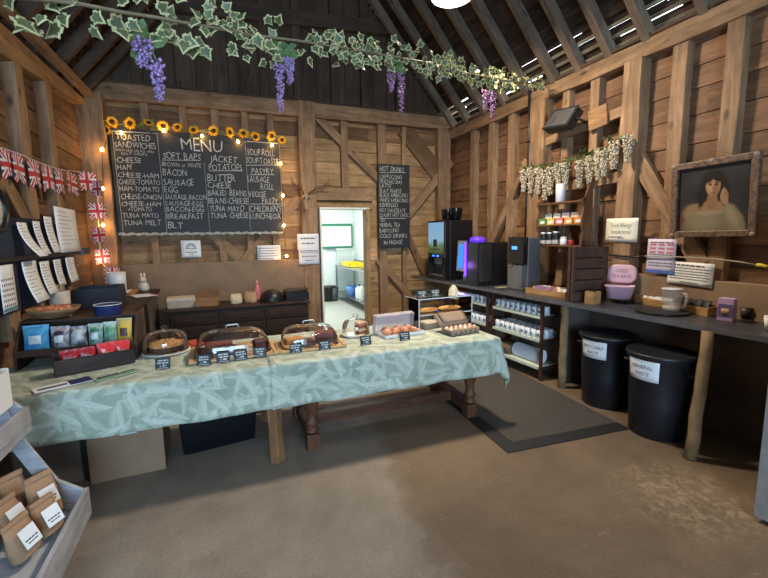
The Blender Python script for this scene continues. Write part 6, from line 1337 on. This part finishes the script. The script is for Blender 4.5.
ck = Vector((XL+.01, 3.72, 1.875)); t = T('wall_clock', 'large round wall clock with a dark rim and white face', 'clock', M=tr(ck) @ rot(0, 90, 0)); mb = MB(); mb.lathe([(.13, 0), (.168, .0), (.172, .03), (.155, .045), (.138, .035), (.134, .01)], 40, cap=False); mb.build('rim', M_blk, t); mb = MB(); mb.lathe([(.14, 0), (.14, .012), (1e-5, .012)], 40); mb.build('face', M_paper, t)
mb = MB()
for i in range(12): a = 2*math.pi*i/12; mb.bar((.115*math.cos(a), .115*math.sin(a), .0135), (.130*math.cos(a), .130*math.sin(a), .0135), .006, .001)
mb.build('hour_mark', M_ink, t); mb = MB(); mb.bar((0, 0, .016), (-.06, .04, .016), .008, .002); mb.bar((0, 0, .018), (-.05, -.09, .018), .006, .002); mb.build('hand', M_ink, t)
# union flags
M_fb = plain('flag_blue', (46, 52, 92), .8); M_fw = plain('flag_white', (206, 198, 200), .8); M_frd = plain('flag_red', (176, 44, 54), .8)
def union(u, v):
    x, y = (u-.5)*2, (v-.5)*2
    if abs(x) < .17 or abs(y) < .17: return 2
    if abs(x) < .32 or abs(y) < .32: return 1
    d = abs(abs(x)-abs(y))
    if d < .13: return 2
    if d < .34: return 1
    return 0
def flag(parent, p, w, h, face, rg, tw=0., notch=.22):
    mb = MB(); n = 22; M = wall_M(p, face) @ rot(0, tw, rg.uniform(-4, 4)); ph = rg.uniform(0, 6)
    P = lambda u, v: ((u-.5)*w*(1+.06*(1-v)), -h*(1-v)+h*notch*(1-v)**3*(1-abs(2*u-1)), .012*math.sin(u*5+ph)*(1-v*.5)+.004)
    for i in range(n):
        for j in range(n):
            mb.add([P(i/n, j/n), P((i+1)/n, j/n), P((i+1)/n, (j+1)/n), P(i/n, (j+1)/n)], [(0, 1, 2, 3)], union((i+.5)/n, (j+.5)/n), True, M)
    o = mb.build('flag', [M_fb, M_fw, M_frd], parent); return o
t = T('flag_bunting', 'string of red white and blue flags across the side wall studs', 'bunting', (0, 0, 0)); rg = random.Random(15); lb = XL+.03
st = [(-8, 145), (0, 147.5), (20, 154), (40, 163), (60, 169.5), (80, 172)]; sp_ = [PX(u, v, lb) for u, v in st]; mb = MB(); mb.tube(sp_, .005, 5); mb.build('string', M_fw, t)
for u, v, wp, hp in ((4, 149.5, 14, 30), (15, 153, 12, 30), (31.5, 160, 12, 28), (45.5, 165.5, 9.5, 27), (57.5, 169.5, 8.5, 25), (69.5, 172, 9.5, 23)):
    a, b = PX(u-wp/2, v, lb), PX(u+wp/2, v, lb); c = PX(u, v+hp, lb); q = PX(u, v, lb); flag(t, q+Vector((.006, 0, 0)), (b.y-a.y), q.z-c.z, 'left', rg)
t = T('corner_flag_string', 'flags gathered down the corner post below the bunting', 'bunting', (0, 0, 0)); yb2 = D-.27
pts = [PY(u, v, yb2) for u, v in ((82, 171), (92, 180), (98, 192), (98, 215), (99, 240), (102, 262), (110, 276))]; mb = MB(); mb.tube(pts, .005, 5); mb.build('string', M_fw, t)
for (u, v, w, h, tw) in ((86, 172, .19, .24, 30), (97, 181, .17, .2, -40), (96, 203, .18, .21, 35), (98, 227, .18, .21, -30), (101, 249, .17, .2, 40), (112, 267, .16, .23, 20)): flag(t, PY(u, v, yb2-.03), w, h, 'back', rg, tw, .1)

# ------------------------------------------------------------------ biscuit display stand near the viewer
M_ww = wood('whitewashed_pine', (150, 150, 156), (186, 186, 190), 'Y', .6, knots=False, bump=.15); M_wwx = wood('whitewashed_pine_end', (150, 150, 156), (186, 186, 190), 'X', .6, knots=False, bump=.15); M_wwz = wood('whitewashed_pine_post', (150, 150, 156), (186, 186, 190), 'Z', .6, knots=False, bump=.15)
t = T('biscuit_stand', 'whitewashed wooden display stand with sloping trays of biscuit bags', 'display stand', (0, 0, 0)); ys, ye = 1.15, 2.5
RXZ = lambda y: Matrix(((1, 0, 0, 0), (0, 0, -1, y), (0, 1, 0, 0), (0, 0, 0, 1)))
def tray_(xf, zb, zt, xe, ztop, xback, zbk):
    mb = MB(); mb.bb((xf-.022, ys, zb), (xf, ye, zt)); o = mb.build('tray_front', M_ww, t, bevel=.003)
    for y in (ys+.02, ye): mb = MB(); mb.prism([(xf-.0225, zb), (xf-.0225, zt-.002), (xe, ztop), (xback, ztop+.015), (xback, zbk)], 0, .02, 0, RXZ(y)); mb.build('tray_end', M_wwx, t, bevel=.002)
    mb = MB(); mb.prism([(xf-.024, zb+.02), (xf-.024, zb+.032), (xback, zbk+.03), (xback, zbk+.018)], 0, ye-ys-.045, 0, RXZ(ye-.0225)); mb.build('tray_base', M_ww, t)
tray_(-.735, .18, .335, -.865, .415, -1.20, .33); tray_(-.945, .70, .825, -1.0, .865, -1.24, .79)
for y in (ys+.02, ye): mb = MB(); mb.prism([(-.845, .405), (-.94, .44), (-1.145, .90), (-1.06, .90), (-1.025, .86), (-.985, .70)], 0, .018, 0, RXZ(y-.021)); mb.build('sloping_upright', M_wwx, t, bevel=.002)
mb = MB(); mb.bb((-1.27, ys, 0), (-1.245, ye, .98)); mb.build('back_panel', plain('shaded_blue_board', (42, 62, 88), .7), t)  # dark blue colour carries the shade behind the trays
for y in (ys, ye-.05): mb = MB(); mb.bb((-1.244, y, 0), (-.84, y+.05, .06)); mb.bb((-1.244, y, .061), (-1.20, y+.05, .327)); mb.build('foot', M_wwz, t, bevel=.003)
B0 = lambda x, y: Vector((x, y, .2+(.12/.44)*(-.757-x)+.058))
for i, (x, y, h, w, lb, tx) in enumerate(((-.875, 2.375, .205, .13, 'tall kraft biscuit bag with a white label, at the far end of the lower tray', ''), (-.83, 2.25, .16, .125, 'kraft biscuit bag with a lettered label, against the front board of the tray', ''), (-.865, 2.10, .165, .13, 'kraft biscuit bag with a lettered label, nearest the viewer in the lower tray', ''), (-.985, 2.385, .20, .11, 'plain kraft bag at the back of the lower tray, far end', None), (-1.085, 2.40, .19, .11, 'plain kraft bag against the back panel, far end of the lower tray', None), (-.955, 2.24, .17, .12, 'half hidden kraft bag with a label behind the front row', ''), (-1.0, 2.05, .17, .13, 'kraft bag behind the nearest labelled bag', None))):
    b_ = paper_bag('biscuit_bag', lb, B0(x, y), 62+8*(i % 3-1), w, .06, h, M_bag, 'biscuit bags in the lower tray', -14, True, (.08, .085, .5) if tx is not None else None, 'bag')
# carton of sweets on the upper tray
ub = Vector((-1.075, 2.375, .853)); t = T('sweet_carton', 'white open carton of sweets on the upper tray of the display stand', 'carton', ub, 0); mb = MB(); w, d, h = .085, .085, .235
for a, b in (((-w, -d, 0), (w, d, .006)), ((-w, -d, .006), (w, -d+.004, h)), ((-w, d-.004, .006), (w, d, h*.8)), ((-w, -d+.004, .006), (-w+.004, d-.004, h)), ((w-.004, -d+.004, .006), (w, d-.004, h*.75))): mb.bb(a, b)
mb.build('box', M_paper, t)
for i, (x, y, c_, cn) in enumerate(((-.03, .03, (196, 90, 96), 'red'), (.03, .035, (210, 170, 90), 'golden'), (.03, -.03, (180, 170, 180), 'silver'), (-.03, -.03, (176, 110, 120), 'pink'))): packet(cn+' sweet packet poking out of the white carton', ub+Vector((x, y, .007)), 90, .07, .23, foil(cn+'_sweet_foil', c_, tuple(min(255, q+40) for q in c_)), 1, 'sweet_packet', None, bulge=.014)

# ------------------------------------------------------------------ ivy garland, wisteria bunches, pendant lamp
M_ivy = plain('ivy_green', (76, 86, 54), .55, var=.35, scale=25); M_cream = plain('ivy_cream_edge', (170, 164, 116), .6, var=.12, scale=20); M_cord = plain('ivy_stem', (120, 108, 84), .7)
gl = [(-20, -7), (0, -4), (40, -1), (80, 4), (120, 12), (160, 18), (180, 22), (215, 28), (250, 35), (300, 41), (350, 49), (395, 57), (430, 63), (470, 74), (510, 81), (546, 85)]
def gy(u): k = (u-0)/545; return 1/((1-k)/1.35+k/4.17)
gp = [PY(u, v, gy(u)) for u, v in gl]
t = T('ivy_garland', 'variegated ivy garland strung across the barn under the roof', 'garland', (0, 0, 0)); mb = MB(); mb.tube(gp, .006, 6); mb.build('stem', M_cord, t)
mb = MB(); rg = random.Random(31)
LEAF = [(0, 0), (.22, -.12), (.42, .08), (.36, .2), (.6, .35), (.32, .5), (.26, .62), (0, 1.05), (-.26, .62), (-.32, .5), (-.6, .35), (-.36, .2), (-.42, .08), (-.22, -.12)]
def ivy(mb, p, s, M):
    n = len(LEAF); c = (0, .36); o = [(x*s, y*s, .12*s*(abs(x)+.5*abs(y-.36))) for x, y in LEAF]; i_ = [((c[0]+(x-c[0])*.68)*s, (c[1]+(y-c[1])*.7)*s, .004+.06*s*abs(x)) for x, y in LEAF]
    mb.add(o+i_, [(k, (k+1) % n, n+(k+1) % n, n+k) for k in range(n)], 0, False, M); mb.add(i_, [tuple(range(n))], 1, False, M)
seg = [(gp[i], gp[i+1]) for i in range(len(gp)-1)]; lens = [(b-a).length for a, b in seg]; tot = sum(lens)
for i in range(520):
    d = tot*((i+rg.random())/520); 
    for (a, b), L in zip(seg, lens):
        if d <= L: break
        d -= L
    p = a.lerp(b, d/L); f = i/520
    if f > .80 and rg.random() < .55: continue
    if rg.random() < .25+.25*math.sin(f*31): continue
    s = rg.uniform(.034, .058); off = Vector((rg.uniform(-.04, .04), rg.uniform(-.05, .05), rg.uniform(-.085, .075)))
    an = rg.uniform(0, 360); up = off.z > 0
    M = tr(p+off) @ rot(0, 0, rg.uniform(-40, 40)) @ rot(90+rg.uniform(-40, 40), 0, 0) @ rot(0, 0, (rg.uniform(-60, 60) if up and rg.random() < .6 else 180+rg.uniform(-80, 80)))
    ivy(mb, p, s, M)
mb.build('leaves', [M_cream, M_ivy], t)['kind'] = 'stuff'
for (u, v, rs, mat, lb) in ((146, 38, ((-4, 3, 26, .042), (11, 24, 38, .03)), M_pur, 'purple wisteria bunch of two tails over the sandwich list of the menu board'), (283, 52, ((-4, 12, 48, .03), (6, 6, 26, .034)), M_pur, 'purple wisteria bunch hanging by the main post'), (397, 64, ((-6, 6, 22, .04), (4, 10, 38, .036)), M_pur2, 'pinkish wisteria bunch hanging over the drinks chalkboard'), (490, 84, ((-4, 6, 20, .05), (3, 8, 26, .045)), M_pur2, 'pinkish wisteria bunch hanging before the lighter eaves')):
    y = gy(u); t = T('wisteria_bunch', lb, 'flowers', (0, 0, 0)); r2 = random.Random(u); c0 = PY(u, v, y)
    for (du, dv, hp, r) in rs:
        p = PY(u+du, v+dv, y-.02); q = PY(u+du, v+dv+hp, y-.02); raceme('raceme', mat, p, p.z-q.z, r*.8, t, r2, 120, .010)
        m2 = MB(); m2.tube([PY(u, v-12, y), c0, p], .003, 5); m2.build('stalk', M_vleaf, t)
    m2 = MB()
    for i in range(12): petal(m2, r2.uniform(0, 6.28), 0, r2.uniform(.03, .06), .03, .01, tr(c0+Vector((r2.uniform(-.05, .04), 0, r2.uniform(-.06, .03)))) @ rot(90+r2.uniform(-30, 30)))
    m2.build('leaves', M_vleaf, t)['kind'] = 'stuff'
LP = PENDANT
t = T('pendant_lamp', 'round pendant lamp glowing under the roof', 'pendant lamp', LP); mb = MB(); mb.lathe([(.192, .01), (.2, .02), (.19, .06), (.13, .12), (.06, .16), (.05, .2), (1e-5, .205)], 40, cap=False); mb.build('shade', plain('lamp_white_metal', (200, 200, 196), .4), t)
mb = MB(); mb.lathe([(1e-5, .012), (.186, .012)], 40, cap=False); mb.build('diffuser', emit('lamp_diffuser', (255, 246, 226), 9), t); mb = MB(); mb.cyl((0, 0, .2), (0, 0, 5.38-LP[2]), .006); mb.build('cord', M_blk, t)
